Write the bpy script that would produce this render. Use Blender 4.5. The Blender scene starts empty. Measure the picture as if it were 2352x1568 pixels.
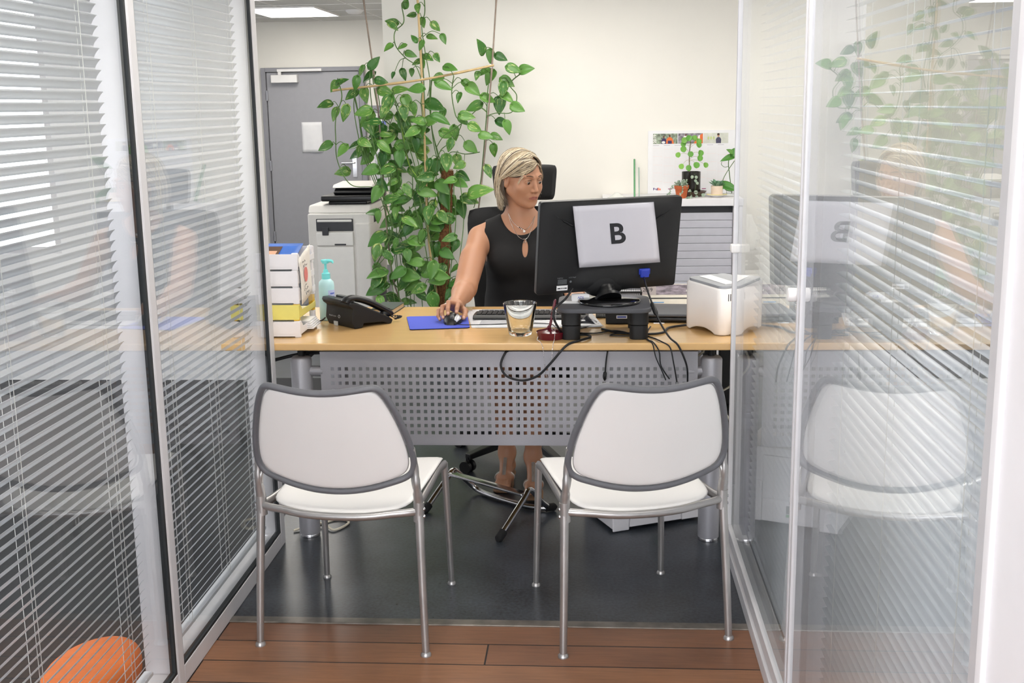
import bpy, bmesh, math, random
import numpy as np
from math import sin, cos, pi, radians, sqrt, atan2
from mathutils import Vector, Matrix, Quaternion
random.seed(7); np.random.seed(7)
SC = bpy.context.scene
COL = SC.collection

# ------------------------------------------------------------------ camera
TILT, YAW, ROLL, CAMH = 0.2003, -0.07166, -0.01587, 1.55
F = Vector((sin(YAW)*cos(TILT), cos(YAW)*cos(TILT), -sin(TILT)))
Rt = F.cross(Vector((0, 0, 1))).normalized(); Up = Rt.cross(F)
Rc = cos(ROLL)*Rt + sin(ROLL)*Up; Uc = -sin(ROLL)*Rt + cos(ROLL)*Up
cam = bpy.data.objects.new('camera', bpy.data.cameras.new('camera'))
COL.objects.link(cam)
cam.matrix_world = Matrix(((Rc.x, Uc.x, -F.x, 0), (Rc.y, Uc.y, -F.y, 0), (Rc.z, Uc.z, -F.z, CAMH), (0, 0, 0, 1)))
cam.data.sensor_width = 36; cam.data.lens = 36*2669.2/2352
cam.data.clip_start = .02; cam.data.clip_end = 60
SC.camera = cam

# ------------------------------------------------------------------ world, exposure, light levels
W = bpy.data.worlds.new('world'); SC.world = W; W.use_nodes = True
W.node_tree.nodes['Background'].inputs[0].default_value = (.80, .88, 1, 1)
W.node_tree.nodes['Background'].inputs[1].default_value = 1.0
SC.view_settings.view_transform = 'Standard'; SC.view_settings.look = 'None'
SC.view_settings.gamma = 1; SC.view_settings.exposure = 0.05; SC.view_settings.use_curve_mapping = False
PANEL_POWER = 9.6      # ceiling light panels
WINDOW_POWER = 5.0     # daylight window of the room on the left
FRONT_FILL_POWER = 6.2     # glowing window front added behind the camera as frontal fill
# ------------------------------------------------------------------ materials
def lin(h):
    h = h.lstrip('#'); r = []
    for i in (0, 2, 4):
        c = int(h[i:i+2], 16)/255
        r.append(c/12.92 if c <= .04045 else ((c+.055)/1.055)**2.4)
    return (*r, 1)
def mat(name, hexc, rough=.5, metal=0, var=.06, scale=20, bump=0, bscale=200, coat=0, spec=.5, trans=0, alpha=1, emit=None, ior=1.45, stretch=None, sss=0, sheen=0):
    m = bpy.data.materials.new(name); m.use_nodes = True
    nt = m.node_tree; b = nt.nodes['Principled BSDF']; N = nt.nodes.new; K = nt.links.new
    c = lin(hexc)
    b.inputs['Roughness'].default_value = rough; b.inputs['Metallic'].default_value = metal
    b.inputs['Coat Weight'].default_value = coat; b.inputs['Coat Roughness'].default_value = .08
    b.inputs['Specular IOR Level'].default_value = spec; b.inputs['Transmission Weight'].default_value = trans
    b.inputs['IOR'].default_value = ior; b.inputs['Alpha'].default_value = alpha
    if sss:
        b.inputs['Subsurface Weight'].default_value = sss; b.inputs['Subsurface Radius'].default_value = (.012, .005, .003); b.inputs['Subsurface Scale'].default_value = .5
    if sheen: b.inputs['Sheen Weight'].default_value = sheen
    tc = N('ShaderNodeTexCoord'); mp = N('ShaderNodeMapping'); K(tc.outputs['Object'], mp.inputs[0])
    if stretch: mp.inputs['Scale'].default_value = stretch
    no = N('ShaderNodeTexNoise'); no.inputs['Scale'].default_value = scale; no.inputs['Detail'].default_value = 5
    K(mp.outputs[0], no.inputs['Vector'])
    rp = N('ShaderNodeValToRGB')
    rp.color_ramp.elements[0].position = .3; rp.color_ramp.elements[1].position = .7
    rp.color_ramp.elements[0].color = tuple(x*(1-var) for x in c[:3])+(1,)
    rp.color_ramp.elements[1].color = tuple(min(1, x*(1+var)) for x in c[:3])+(1,)
    K(no.outputs['Fac'], rp.inputs[0]); K(rp.outputs[0], b.inputs['Base Color'])
    if bump:
        n2 = N('ShaderNodeTexNoise'); n2.inputs['Scale'].default_value = bscale; K(mp.outputs[0], n2.inputs['Vector'])
        bp = N('ShaderNodeBump'); bp.inputs['Strength'].default_value = bump; bp.inputs['Distance'].default_value = .002
        K(n2.outputs['Fac'], bp.inputs['Height']); K(bp.outputs[0], b.inputs['Normal'])
    if emit:
        b.inputs['Emission Color'].default_value = lin(emit[0]); b.inputs['Emission Strength'].default_value = emit[1]
    m['_ramp'] = rp.name
    return m
def glass_pane(name, tint='#fafbfb'):
    """clear flat glazing: straight-through transmission plus Fresnel mirror reflection"""
    m = bpy.data.materials.new(name); m.use_nodes = True; nt = m.node_tree; N = nt.nodes.new; K = nt.links.new
    nt.nodes.clear(); o = N('ShaderNodeOutputMaterial')
    t = N('ShaderNodeBsdfTransparent'); t.inputs[0].default_value = lin(tint)
    g = N('ShaderNodeBsdfGlossy'); g.inputs['Roughness'].default_value = 0; g.inputs[0].default_value = (.96, .965, .97, 1)
    ge = N('ShaderNodeNewGeometry'); d = N('ShaderNodeVectorMath'); d.operation = 'DOT_PRODUCT'
    K(ge.outputs['Incoming'], d.inputs[0]); K(ge.outputs['Normal'], d.inputs[1])
    def M(op, a, b=None, c=None):
        n = N('ShaderNodeMath'); n.operation = op; K(a, n.inputs[0])
        if b is not None: n.inputs[1].default_value = b
        if c is not None: n.inputs[2].default_value = c
        return n.outputs[0]
    a = M('ABSOLUTE', d.outputs['Value']); a = M('MULTIPLY_ADD', a, -1, 1); a = M('POWER', a, 5); a = M('MULTIPLY_ADD', a, .96, .04)
    mx = N('ShaderNodeMixShader'); K(a, mx.inputs[0]); K(t.outputs[0], mx.inputs[1]); K(g.outputs[0], mx.inputs[2]); K(mx.outputs[0], o.inputs[0])
    return m
def attr_mat(name, stops, attr='tone', rough=.5, **kw):
    """colour picked by a per-piece tone attribute"""
    m = mat(name, '#808080', rough, **kw); nt = m.node_tree; b = nt.nodes['Principled BSDF']
    a = nt.nodes.new('ShaderNodeAttribute'); a.attribute_name = attr
    r = nt.nodes.new('ShaderNodeValToRGB'); el = r.color_ramp.elements
    while len(el) < len(stops): el.new(.5)
    for e, (p, h) in zip(el, stops): e.position = p; e.color = lin(h)
    nt.links.new(a.outputs['Fac'], r.inputs[0]); nt.links.new(r.outputs[0], b.inputs['Base Color'])
    return m

# ------------------------------------------------------------------ mesh builder
MATS = {}
def thing(name, label, cat, loc=(0, 0, 0), rotz=0, group=None, rot=None):
    o = bpy.data.objects.new(name, None); COL.objects.link(o); o.empty_display_size = .05
    o.location = loc; o.rotation_euler = (0, 0, rotz)
    o['label'] = label; o['category'] = cat
    if group: o['group'] = group
    MATS[o.name] = Matrix.Translation(Vector(loc)) @ Matrix.Rotation(rotz, 4, 'Z')
    return o
def tag(o, label, cat, group=None):
    o['label'] = label; o['category'] = cat
    if group: o['group'] = group
    return o
def frames(P, closed=False):
    P = [Vector(p) for p in P]; n = len(P); T = []
    for i in range(n):
        a = P[i-1] if (i > 0 or closed) else P[i]; b = P[(i+1) % n] if (i < n-1 or closed) else P[i]
        t = (b-a); T.append(t.normalized() if t.length > 1e-9 else Vector((0, 0, 1)))
    up = Vector((0, 0, 1)) if abs(T[0].z) < .9 else Vector((1, 0, 0))
    u = (up - T[0]*up.dot(T[0])).normalized(); out = []
    for i in range(n):
        u = (u - T[i]*u.dot(T[i]))
        u = u.normalized() if u.length > 1e-6 else T[i].orthogonal().normalized()
        out.append((P[i], T[i], u, T[i].cross(u)))
    return out
def spline(P, k=6, closed=False):
    P = [Vector(p) for p in P]; n = len(P); out = []
    rng = range(n if closed else n-1)
    for i in rng:
        if closed: a, b, c, d = P[i-1], P[i], P[(i+1) % n], P[(i+2) % n]
        else: a, b, c, d = P[max(i-1, 0)], P[i], P[i+1], P[min(i+2, n-1)]
        for j in range(k):
            t = j/k
            out.append(.5*((2*b)+(c-a)*t+(2*a-5*b+4*c-d)*t*t+(3*b-a-3*c+d)*t**3))
    if not closed: out.append(P[-1])
    return out
class MB:
    def __init__(s): s.v = []; s.f = []; s.sm = []; s.mi = []; s.at = []; s.M = Matrix(); s.tone = 0.; s.cur = 0
    def add(s, vs, fs, smooth=True):
        o = len(s.v)
        for p in vs: s.v.append(tuple(s.M @ Vector(p))); s.at.append(s.tone)
        for f in fs: s.f.append(tuple(i+o for i in f)); s.sm.append(smooth); s.mi.append(s.cur)
        return s
    def box(s, x0, x1, y0, y1, z0, z1):
        v = [(x, y, z) for z in (z0, z1) for y in (y0, y1) for x in (x0, x1)]
        return s.add(v, [(0, 2, 3, 1), (4, 5, 7, 6), (0, 1, 5, 4), (2, 6, 7, 3), (0, 4, 6, 2), (1, 3, 7, 5)], False)
    def cbox(s, c, d): return s.box(c[0]-d[0]/2, c[0]+d[0]/2, c[1]-d[1]/2, c[1]+d[1]/2, c[2]-d[2]/2, c[2]+d[2]/2)
    def tube(s, P, r, n=8, closed=False, caps=True, flat=None, k=0):
        """sweep a circle (or ellipse flat=(ru,rv)) along P; r may be a list"""
        if k: P = spline(P, k, closed)
        fr = frames(P, closed); m = len(fr); vs = []
        for i, (p, t, u, w) in enumerate(fr):
            rr = r[min(int(i*len(r)/m), len(r)-1)] if isinstance(r, (list, tuple)) else r
            if isinstance(r, (list, tuple)) and len(r) == 2: rr = r[0]+(r[1]-r[0])*i/(m-1)
            a, b = (flat if flat else (rr, rr))
            for j in range(n):
                q = 2*pi*(j+.5)/n; vs.append(p+u*a*cos(q)+w*b*sin(q))
        fs = []
        for i in range(m if closed else m-1):
            for j in range(n):
                i2 = (i+1) % m; j2 = (j+1) % n
                fs.append((i*n+j, i*n+j2, i2*n+j2, i2*n+j))
        s.add(vs, fs, True)
        if caps and not closed:
            o = len(s.v)-len(vs)
            s.f.append(tuple(o+j for j in range(n-1, -1, -1))); s.sm.append(False); s.mi.append(s.cur)
            s.f.append(tuple(o+(m-1)*n+j for j in range(n))); s.sm.append(False); s.mi.append(s.cur)
        return s
    def cyl(s, a, b, r, n=16, r2=None): return s.tube([a, b], [r, r if r2 is None else r2], n)
    def lathe(s, prof, c=(0, 0, 0), n=24, axis=None):
        vs = []; fs = []; c = Vector(c)
        Q = Matrix() if axis is None else Vector((0, 0, 1)).rotation_difference(Vector(axis)).to_matrix().to_4x4()
        for r, z in prof:
            for j in range(n): vs.append(c+Q @ Vector((r*cos(2*pi*j/n), r*sin(2*pi*j/n), z)))
        for i in range(len(prof)-1):
            for j in range(n): fs.append((i*n+j, i*n+(j+1) % n, (i+1)*n+(j+1) % n, (i+1)*n+j))
        s.add(vs, fs, True); o = len(s.v)-len(vs); m = len(prof)
        if prof[0][0] > 1e-6: s.f.append(tuple(o+j for j in range(n-1, -1, -1))); s.sm.append(False); s.mi.append(s.cur)
        if prof[-1][0] > 1e-6: s.f.append(tuple(o+(m-1)*n+j for j in range(n))); s.sm.append(False); s.mi.append(s.cur)
        return s
    def ball(s, c, r, n=16, m=10):
        r = (r, r, r) if isinstance(r, (int, float)) else r; vs = []; fs = []
        for i in range(m+1):
            a = pi*i/m-pi/2
            for j in range(n): b = 2*pi*j/n; vs.append((c[0]+r[0]*cos(a)*cos(b), c[1]+r[1]*cos(a)*sin(b), c[2]+r[2]*sin(a)))
        for i in range(m):
            for j in range(n): fs.append((i*n+j, i*n+(j+1) % n, (i+1)*n+(j+1) % n, (i+1)*n+j))
        return s.add(vs, fs, True)
    def prism(s, poly, a, b, axis='y'):
        """extrude 2-D polygon along an axis: 'y' -> (u,w)=(x,z); 'z' -> (x,y); 'x' -> (y,z)"""
        f = {'y': lambda u, w, t: (u, t, w), 'z': lambda u, w, t: (u, w, t), 'x': lambda u, w, t: (t, u, w)}[axis]
        n = len(poly); vs = [f(u, w, a) for u, w in poly]+[f(u, w, b) for u, w in poly]
        fs = [tuple(range(n)), tuple(range(2*n-1, n-1, -1))]+[(i, n+i, n+(i+1) % n, (i+1) % n) for i in range(n)]
        return s.add(vs, fs, False)
    def grid(s, fn, nu, nv, smooth=True):
        vs = [fn(i/(nu), j/(nv)) for j in range(nv+1) for i in range(nu+1)]
        return s.add(vs, [(j*(nu+1)+i, j*(nu+1)+i+1, (j+1)*(nu+1)+i+1, (j+1)*(nu+1)+i) for j in range(nv) for i in range(nu)], smooth)
    def build(s, name, m, parent=None, bevel=0, seg=2, solid=0, sub=0, local=False, angle=40, wn=False):
        me = bpy.data.meshes.new(name); vs = s.v
        if parent is not None and not local:
            Mi = rootM(parent).inverted(); vs = [tuple(Mi @ Vector(p)) for p in vs]
        me.from_pydata([tuple(v) for v in vs], [], s.f)
        bm = bmesh.new(); bm.from_mesh(me); bmesh.ops.recalc_face_normals(bm, faces=bm.faces); bm.to_mesh(me); bm.free()
        me.polygons.foreach_set('use_smooth', s.sm); me.polygons.foreach_set('material_index', s.mi)
        for q in (m if isinstance(m, (list, tuple)) else [m]): me.materials.append(q)
        if any(s.at):
            a = me.attributes.new('tone', 'FLOAT', 'POINT'); a.data.foreach_set('value', s.at)
        o = bpy.data.objects.new(name, me); COL.objects.link(o)
        if parent is not None: o.parent = parent
        MATS[o.name] = rootM(parent) if parent is not None else Matrix()
        if solid: k = o.modifiers.new('thick', 'SOLIDIFY'); k.thickness = solid; k.offset = 0
        if sub: k = o.modifiers.new('sub', 'SUBSURF'); k.levels = sub; k.render_levels = sub
        if not bevel and not solid and any(s.sm): me.set_sharp_from_angle(angle=radians(52))
        if bevel:
            k = o.modifiers.new('bev', 'BEVEL'); k.width = bevel; k.segments = seg; k.limit_method = 'ANGLE'; k.angle_limit = radians(35)
            me.polygons.foreach_set('use_smooth', [True]*len(me.polygons)); me.set_sharp_from_angle(angle=radians(angle))
            k = o.modifiers.new('wn', 'WEIGHTED_NORMAL')
        return o
def rootM(o): return MATS[o.name]
def struct(o): o['kind'] = 'structure'; return o
def B1(name, m, parent, *boxes, bevel=0, **k):
    b = MB()
    for q in boxes: b.box(*q)
    return b.build(name, m, parent, bevel, **k)
def text_mesh(s, size=1, bold=0, align='CENTER', depth=0):
    cu = bpy.data.curves.new('t', 'FONT'); cu.body = s; cu.size = size; cu.offset = bold; cu.align_x = align; cu.align_y = 'CENTER'; cu.extrude = depth
    o = bpy.data.objects.new('t', cu); COL.objects.link(o)
    dg = bpy.context.evaluated_depsgraph_get(); me = bpy.data.meshes.new_from_object(o.evaluated_get(dg))
    vs = [tuple(v.co) for v in me.vertices]; fs = [tuple(p.vertices) for p in me.polygons]
    bpy.data.objects.remove(o); bpy.data.curves.remove(cu); bpy.data.meshes.remove(me)
    return vs, fs
def letters(name, s, m, parent, origin, ux, uy, size, bold=0, align='CENTER'):
    """flat lettering laid on a surface: ux, uy world directions of the text"""
    vs, fs = text_mesh(s, size, bold, align); o = Vector(origin); ux = Vector(ux); uy = Vector(uy)
    b = MB(); b.add([o+ux*x+uy*y for x, y, z in vs], fs, False)
    return b.build(name, m, parent)
def loc_copy(root, loc, rotz, label, group=None):
    r = root.copy(); COL.objects.link(r); r.location = loc; r.rotation_euler = (0, 0, rotz); r['label'] = label
    if group: r['group'] = group
    MATS[r.name] = Matrix.Translation(Vector(loc)) @ Matrix.Rotation(rotz, 4, 'Z')
    for ch in list(root.children):
        c = ch.copy(); COL.objects.link(c); c.parent = r; MATS[c.name] = MATS[r.name]
        for g in list(ch.children):
            d = g.copy(); COL.objects.link(d); d.parent = c; MATS[d.name] = MATS[r.name]
    return r

# ------------------------------------------------------------------ shared materials
m_wall = mat('cream_paint', '#efece4', .75, var=.012, scale=3, bump=.05, bscale=400)
m_white_wall = mat('white_paint', '#efeff0', .7, var=.012, scale=3)
m_ceil = mat('ceiling_tile', '#d9d8d4', .9, var=.04, scale=90)
m_alu = mat('silver_frame', '#d4d3d6', .38, .15, var=.02)
m_gask = mat('dark_gasket', '#24282b', .6, var=.05)
m_glass = glass_pane('partition_glass')
m_slat = mat('blind_slat_white', '#e4e8ee', .42, var=.015)
m_cord = mat('blind_cord_white', '#e8e8e4', .8)
m_blk = mat('black_plastic', '#0f1012', .38, var=.12, scale=60)
m_blkm = mat('black_matt_plastic', '#131416', .6, var=.1, scale=200, bump=.05)
m_dgrey = mat('dark_grey_plastic', '#3a3b40', .5, var=.06)
m_wht = mat('white_plastic', '#eeeceb', .4, var=.015)
m_paper = mat('white_paper', '#eeeef0', .75, var=.015)
m_chrome = mat('chrome', '#c9c9cc', .12, 1, var=.03)
m_desk_metal = mat('silver_grey_steel', '#9d9da3', .42, .35, var=.03, scale=300)
m_rub = mat('black_rubber', '#121214', .8)
m_cable = mat('black_cable', '#15161a', .5, var=.05)
m_txt = mat('dark_print', '#26282c', .7)
m_ltxt = mat('pale_print', '#b9bcc0', .6)
# ------------------------------------------------------------------ floors
def floor_vinyl():
    m = mat('dark_slate_vinyl', '#33373d', .30, var=.2, scale=9, spec=.55)
    nt = m.node_tree; b = nt.nodes['Principled BSDF']; N = nt.nodes.new; K = nt.links.new
    tc = N('ShaderNodeTexCoord'); n1 = N('ShaderNodeTexNoise'); n1.inputs['Scale'].default_value = 95; n1.inputs['Detail'].default_value = 8
    n2 = N('ShaderNodeTexNoise'); n2.inputs['Scale'].default_value = 5; n2.inputs['Detail'].default_value = 6
    K(tc.outputs['Object'], n1.inputs['Vector']); K(tc.outputs['Object'], n2.inputs['Vector'])
    mx = N('ShaderNodeMath'); mx.operation = 'MULTIPLY_ADD'; K(n1.outputs['Fac'], mx.inputs[0]); mx.inputs[1].default_value = .6
    m2 = N('ShaderNodeMath'); m2.operation = 'MULTIPLY'; K(n2.outputs['Fac'], m2.inputs[0]); m2.inputs[1].default_value = .4; K(m2.outputs[0], mx.inputs[2])
    r = N('ShaderNodeValToRGB'); el = r.color_ramp.elements
    el[0].position = .36; el[0].color = lin('#1a1c20'); el[1].position = .66; el[1].color = lin('#464c54')
    K(mx.outputs[0], r.inputs[0]); K(r.outputs[0], b.inputs['Base Color'])
    rr = N('ShaderNodeMapRange'); K(n1.outputs['Fac'], rr.inputs[0]); rr.inputs[3].default_value = .22; rr.inputs[4].default_value = .42
    K(rr.outputs[0], b.inputs['Roughness'])
    return m
def floor_wood():
    m = mat('brown_deck_planks', '#7a4a30', .35, spec=.5)
    nt = m.node_tree; b = nt.nodes['Principled BSDF']; N = nt.nodes.new; K = nt.links.new
    tc = N('ShaderNodeTexCoord')
    br = N('ShaderNodeTexBrick'); br.offset = .37; br.inputs['Scale'].default_value = 1
    br.inputs['Brick Width'].default_value = 2.2; br.inputs['Row Height'].default_value = .128
    br.inputs['Mortar Size'].default_value = .0026; br.inputs['Mortar Smooth'].default_value = .1; br.inputs['Bias'].default_value = -.1
    br.inputs['Color1'].default_value = lin('#875e42'); br.inputs['Color2'].default_value = lin('#664331'); br.inputs['Mortar'].default_value = lin('#1b100c')
    mp = N('ShaderNodeMapping'); mp.inputs['Location'].default_value = (.31, -.083, 0); K(tc.outputs['Object'], mp.inputs[0]); K(mp.outputs[0], br.inputs['Vector'])
    m2 = N('ShaderNodeMapping'); m2.inputs['Scale'].default_value = (3, 40, 1); K(tc.outputs['Object'], m2.inputs[0])
    n = N('ShaderNodeTexNoise'); n.inputs['Scale'].default_value = 2.5; n.inputs['Detail'].default_value = 8; n.inputs['Roughness'].default_value = .65; K(m2.outputs[0], n.inputs['Vector'])
    n3 = N('ShaderNodeTexNoise'); n3.inputs['Scale'].default_value = 4; n3.inputs['Detail'].default_value = 5; K(tc.outputs['Object'], n3.inputs['Vector'])
    ad = N('ShaderNodeMath'); ad.operation = 'ADD'; K(n.outputs['Fac'], ad.inputs[0]); K(n3.outputs['Fac'], ad.inputs[1])
    rg = N('ShaderNodeMapRange'); K(ad.outputs[0], rg.inputs[0]); rg.inputs[1].default_value = .6; rg.inputs[2].default_value = 1.4; rg.inputs[3].default_value = .62; rg.inputs[4].default_value = 1.35
    mu = N('ShaderNodeVectorMath'); mu.operation = 'SCALE'; K(br.outputs['Color'], mu.inputs[0]); K(rg.outputs[0], mu.inputs['Scale'])
    K(mu.outputs[0], b.inputs['Base Color'])
    rr = N('ShaderNodeMapRange'); K(n3.outputs['Fac'], rr.inputs[0]); rr.inputs[3].default_value = .2; rr.inputs[4].default_value = .45; K(rr.outputs[0], b.inputs['Roughness'])
    bp = N('ShaderNodeBump'); bp.inputs['Strength'].default_value = .35; bp.inputs['Distance'].default_value = .003; bp.invert = True
    K(br.outputs['Fac'], bp.inputs['Height']); K(bp.outputs[0], b.inputs['Normal'])
    return m
struct(B1('floor', floor_vinyl(), None, (-1.2, .72, 3.3, 6.55, -.08, 0), (-5.5, 3, 6.55, 11.6, -.08, 0)))
struct(B1('floor', floor_wood(), None, (-1.2, .57, -2.5, 3.28, -.08, 0)))
struct(B1('floor', mat('charcoal_carpet', '#2c2d30', .95, var=.2, scale=200, bump=.2), None, (-5.5, -1.2, -2.5, 6.55, -.08, 0)))
struct(B1('floor', mat('pale_grey_vinyl', '#c6c8ca', .5, var=.04, scale=40), None, (.57, 3, -2.5, 3.3, -.08, 0), (.72, 3, 3.3, 6.55, -.08, 0)))
m_strip = mat('worn_metal_strip', '#7c766f', .35, .7, var=.35, scale=14)
struct(B1('trim_1', m_strip, None, (-1.2, .57, 3.275, 3.315, -.06, .004), bevel=.002))
# ------------------------------------------------------------------ walls and ceiling
CH = 2.38
struct(B1('ceiling', m_ceil, None, (-5.5, 3, -2.5, 11.6, CH, CH+.1)))
g = MB()
for i in range(13):
    x = -5.07+i*.615; g.box(x-.006, x+.006, -2.4, 11.49, CH-.003, CH+.001)
for i in range(22):
    y = -2.0+i*.615; g.box(-5.45, 2.95, y-.006, y+.006, CH-.003, CH+.001)
struct(g.build('trim_2', m_wht))
struct(B1('wall_back', m_wall, None, (-1.325, 3, 7.5, 7.65, 0, CH), (-1.325, -1.2, 7.65, 11.5, 0, CH)))
struct(B1('wall_far', m_wall, None, (-5.5, -1.2, 11.5, 11.6, 0, CH)))
struct(B1('wall_left', m_white_wall, None, (-5.6, -5.5, -2.5, 11.6, 0, CH)))
struct(B1('wall_right', m_white_wall, None, (3, 3.1, -2.5, 7.65, 0, CH)))
struct(B1('wall_front', m_white_wall, None, (-5.5, 3, -2.6, -2.5, 0, .35), (-5.5, 3, -2.6, -2.5, 2.25, CH), (-5.5, -5.2, -2.6, -2.5, .35, 2.25), (1.2, 3, -2.6, -2.5, .35, 2.25)))
m_front_fill = mat('front_fill_glow', '#ffffff', .5, emit=('#f6f9ff', FRONT_FILL_POWER))  # unseen emissive pane, added to light the chair backs from the front
wf = MB()
for i in range(7): x = -5.2+i*6.4/6; wf.box(x-.03, x+.03, -2.58, -2.51, .35, 2.25)
wf.box(-5.2, 1.2, -2.58, -2.51, .35, .40); wf.box(-5.2, 1.2, -2.58, -2.51, 2.2, 2.25)
wf = struct(wf.build('fill_window', m_alu)); B1('window_pane', m_front_fill, wf, (-5.2, 1.2, -2.56, -2.55, .40, 2.2))
# end wall of the room on the left, with its bright window
struct(B1('wall_side', m_white_wall, None, (-5.5, -4.35, 6.5, 6.6, 0, CH), (-3.07, -1.98, 6.5, 6.6, 0, CH), (-4.35, -3.07, 6.5, 6.6, 0, .75), (-4.35, -3.07, 6.5, 6.6, 2.25, CH)))
w = struct(B1('window_3', m_alu, None, (-4.35, -3.07, 6.51, 6.56, .75, .79), (-4.35, -3.07, 6.51, 6.56, 2.21, 2.25), (-4.35, -4.31, 6.51, 6.56, .79, 2.21), (-3.11, -3.07, 6.51, 6.56, .79, 2.21)))
m_day = mat('bright_daylight_pane', '#ffffff', .5, emit=('#f4f8ff', WINDOW_POWER))
B1('window_pane', m_day, w, (-4.31, -3.11, 6.53, 6.54, .79, 2.21))
# ------------------------------------------------------------------ glass partitions with venetian blinds
XL, XR, YE = -1.13, .48, 3.95
def partition(name, x, side, y0, y1, w0, w1, g0, g1):
    """side=-1: the body of the partition lies towards -x"""
    s = side
    def X(a, b): return (min(x+s*a, x+s*b), max(x+s*a, x+s*b))
    fr = MB()
    fr.box(*X(-.006, .085), y1-w1, y1, 0, CH); fr.box(*X(-.006, .085), y0, y0+w0, 0, CH)
    fr.box(*X(-.006, .085), y0+w0, y1-w1, 0, .055); fr.box(*X(-.006, .085), y0+w0, y1-w1, CH-.06, CH)
    o = struct(fr.build(name, m_alu, None, bevel=.003))
    gk = MB()
    gk.box(*X(-.004, .012), y0+w0, y0+w0+g0, .055, CH-.06); gk.box(*X(-.004, .012), y1-w1-g1, y1-w1, .055, CH-.06)
    gk.box(*X(-.004, .012), y0+w0+g0, y1-w1-g1, .055, .064)
    gk.build('gasket', m_gask, o)
    B1('glass_pane', m_glass, o, (*X(.001, .007), y0+w0+g0, y1-w1-g1, .064, CH-.06))
    return o
partition('window_1', XL, -1, 2.845, YE, .042, .052, .003, .009)
partition('window_2', XL, -1, 1.3, 2.842, .03, .006, .005, .011)
def blind(label, xc, y0, y1, ang, cords, z0=.10):
    t = thing('venetian_blind', label, 'blind', (xc, (y0+y1)/2, CH-.10), group=None)
    sl = MB(); n = int((CH-.14-z0)/.0253); h = .0125
    for i in range(n):
        z = z0+.02+i*.0253; j = random.uniform(-.02, .02)
        ca, sa = cos(ang+j), sin(ang+j)
        vs = []; K = 4
        for k in range(K+1):
            a = -h+2*h*k/K; c = .0016*(1-(a/h)**2)
            for y in (y0, y1): vs.append((xc+a*ca-c*sa, y, z+a*sa+c*ca))
        sl.add(vs, [(2*k, 2*k+1, 2*k+3, 2*k+2) for k in range(K)], True)
    sl.build('slats', m_slat, t, solid=.0006)
    B1('head_rail', m_slat, t, (xc-.013, xc+.013, y0, y1, CH-.10, CH-.075))
    B1('bottom_rail', m_slat, t, (xc-.012, xc+.012, y0, y1, z0-.012, z0), bevel=.002)
    for y in cords:
        c = MB()
        for dx in (-.014, .014): c.tube([(xc+dx, y, z0), (xc+dx, y, CH-.08)], .0008, 5)
        c.tube([(xc, y+.012, z0), (xc, y+.012, CH-.08)], .0007, 5)
        c.build('ladder_cord', m_cord, t)
    return t
# left blinds: slats tipped so the edge nearest the aisle is the higher one
blind('white venetian blind behind the left glass panel nearest the desk', XL-.045, 2.93, 3.85, radians(52), (3.07, 3.43, 3.78))
blind('white venetian blind at far left with bright gaps, nearest the camera', XL-.045, 1.36, 2.765, radians(52), (1.5, 2.19, 2.65))
# right side: glass door with knob, then a fixed panel
d = struct(B1('door_1', m_alu, None, (XR-.012, XR+.03, YE-.016, YE, .05, CH-.03), (XR-.012, XR+.03, 2.68, 2.694, .05, CH-.03), (XR-.012, XR+.03, 2.694, YE-.016, .05, .09), (XR-.012, XR+.03, 2.694, YE-.016, CH-.07, CH-.03), bevel=.002))
B1('glass_pane', m_glass, d, (XR-.004, XR+.004, 2.694, YE-.016, .09, CH-.07))
k = MB(); k.lathe([(.006, 0), (.006, .004), (.0155, .005), (.0165, .008), (.0165, .022), (.0145, .025), (0, .0255)], (XR-.004, 2.712, 1.108), 20, (-1, 0, 0))
k.lathe([(.006, 0), (.006, .004), (.0155, .005), (.0165, .008), (.0165, .022), (.0145, .025), (0, .0255)], (XR+.004, 2.712, 1.108), 20, (1, 0, 0))
k.build('knob', m_wht, d)
B1('lock_plate', m_wht, d, (XR-.020, XR+.042, YE-.028, YE+.006, 1.052, 1.082), bevel=.006)
struct(B1('trim_3', m_alu, None, (XR-.02, XR+.06, 1.362, YE, 0, .045), (XR-.02, XR+.06, 1.362, YE, CH-.025, CH), bevel=.003))
p = struct(B1('window_4', m_alu, None, (XR+.02, XR+.095, 2.585, 2.655, .045, CH-.025), (XR-.01, XR+.07, 2.655, 2.675, .045, CH-.025), (XR-.01, XR+.07, 1.362, 1.39, .045, CH-.025), bevel=.002))
B1('glass_pane', m_glass, p, (XR-.004, XR+.004, 1.39, 2.655, .045, CH-.025))
blind('white venetian blind with level slats behind the glass door', XR+.06, 2.74, 3.84, radians(2), (2.86, 3.3, 3.72))
blind('white venetian blind with level slats behind the right fixed glass panel', XR+.06, 1.43, 2.56, radians(3), (1.62, 2.06, 2.44))
m_post = mat('white_lacquer_post', '#f4f2f5', .35, var=.01)
struct(B1('trim_4', m_post, None, (XR-.012, XR+.12, 1.338, 1.362, 0, CH), bevel=.004))
struct(B1('wall_side', m_post, None, (XR-.006, XR+.12, -.6, 1.338, 0, CH)))
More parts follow.
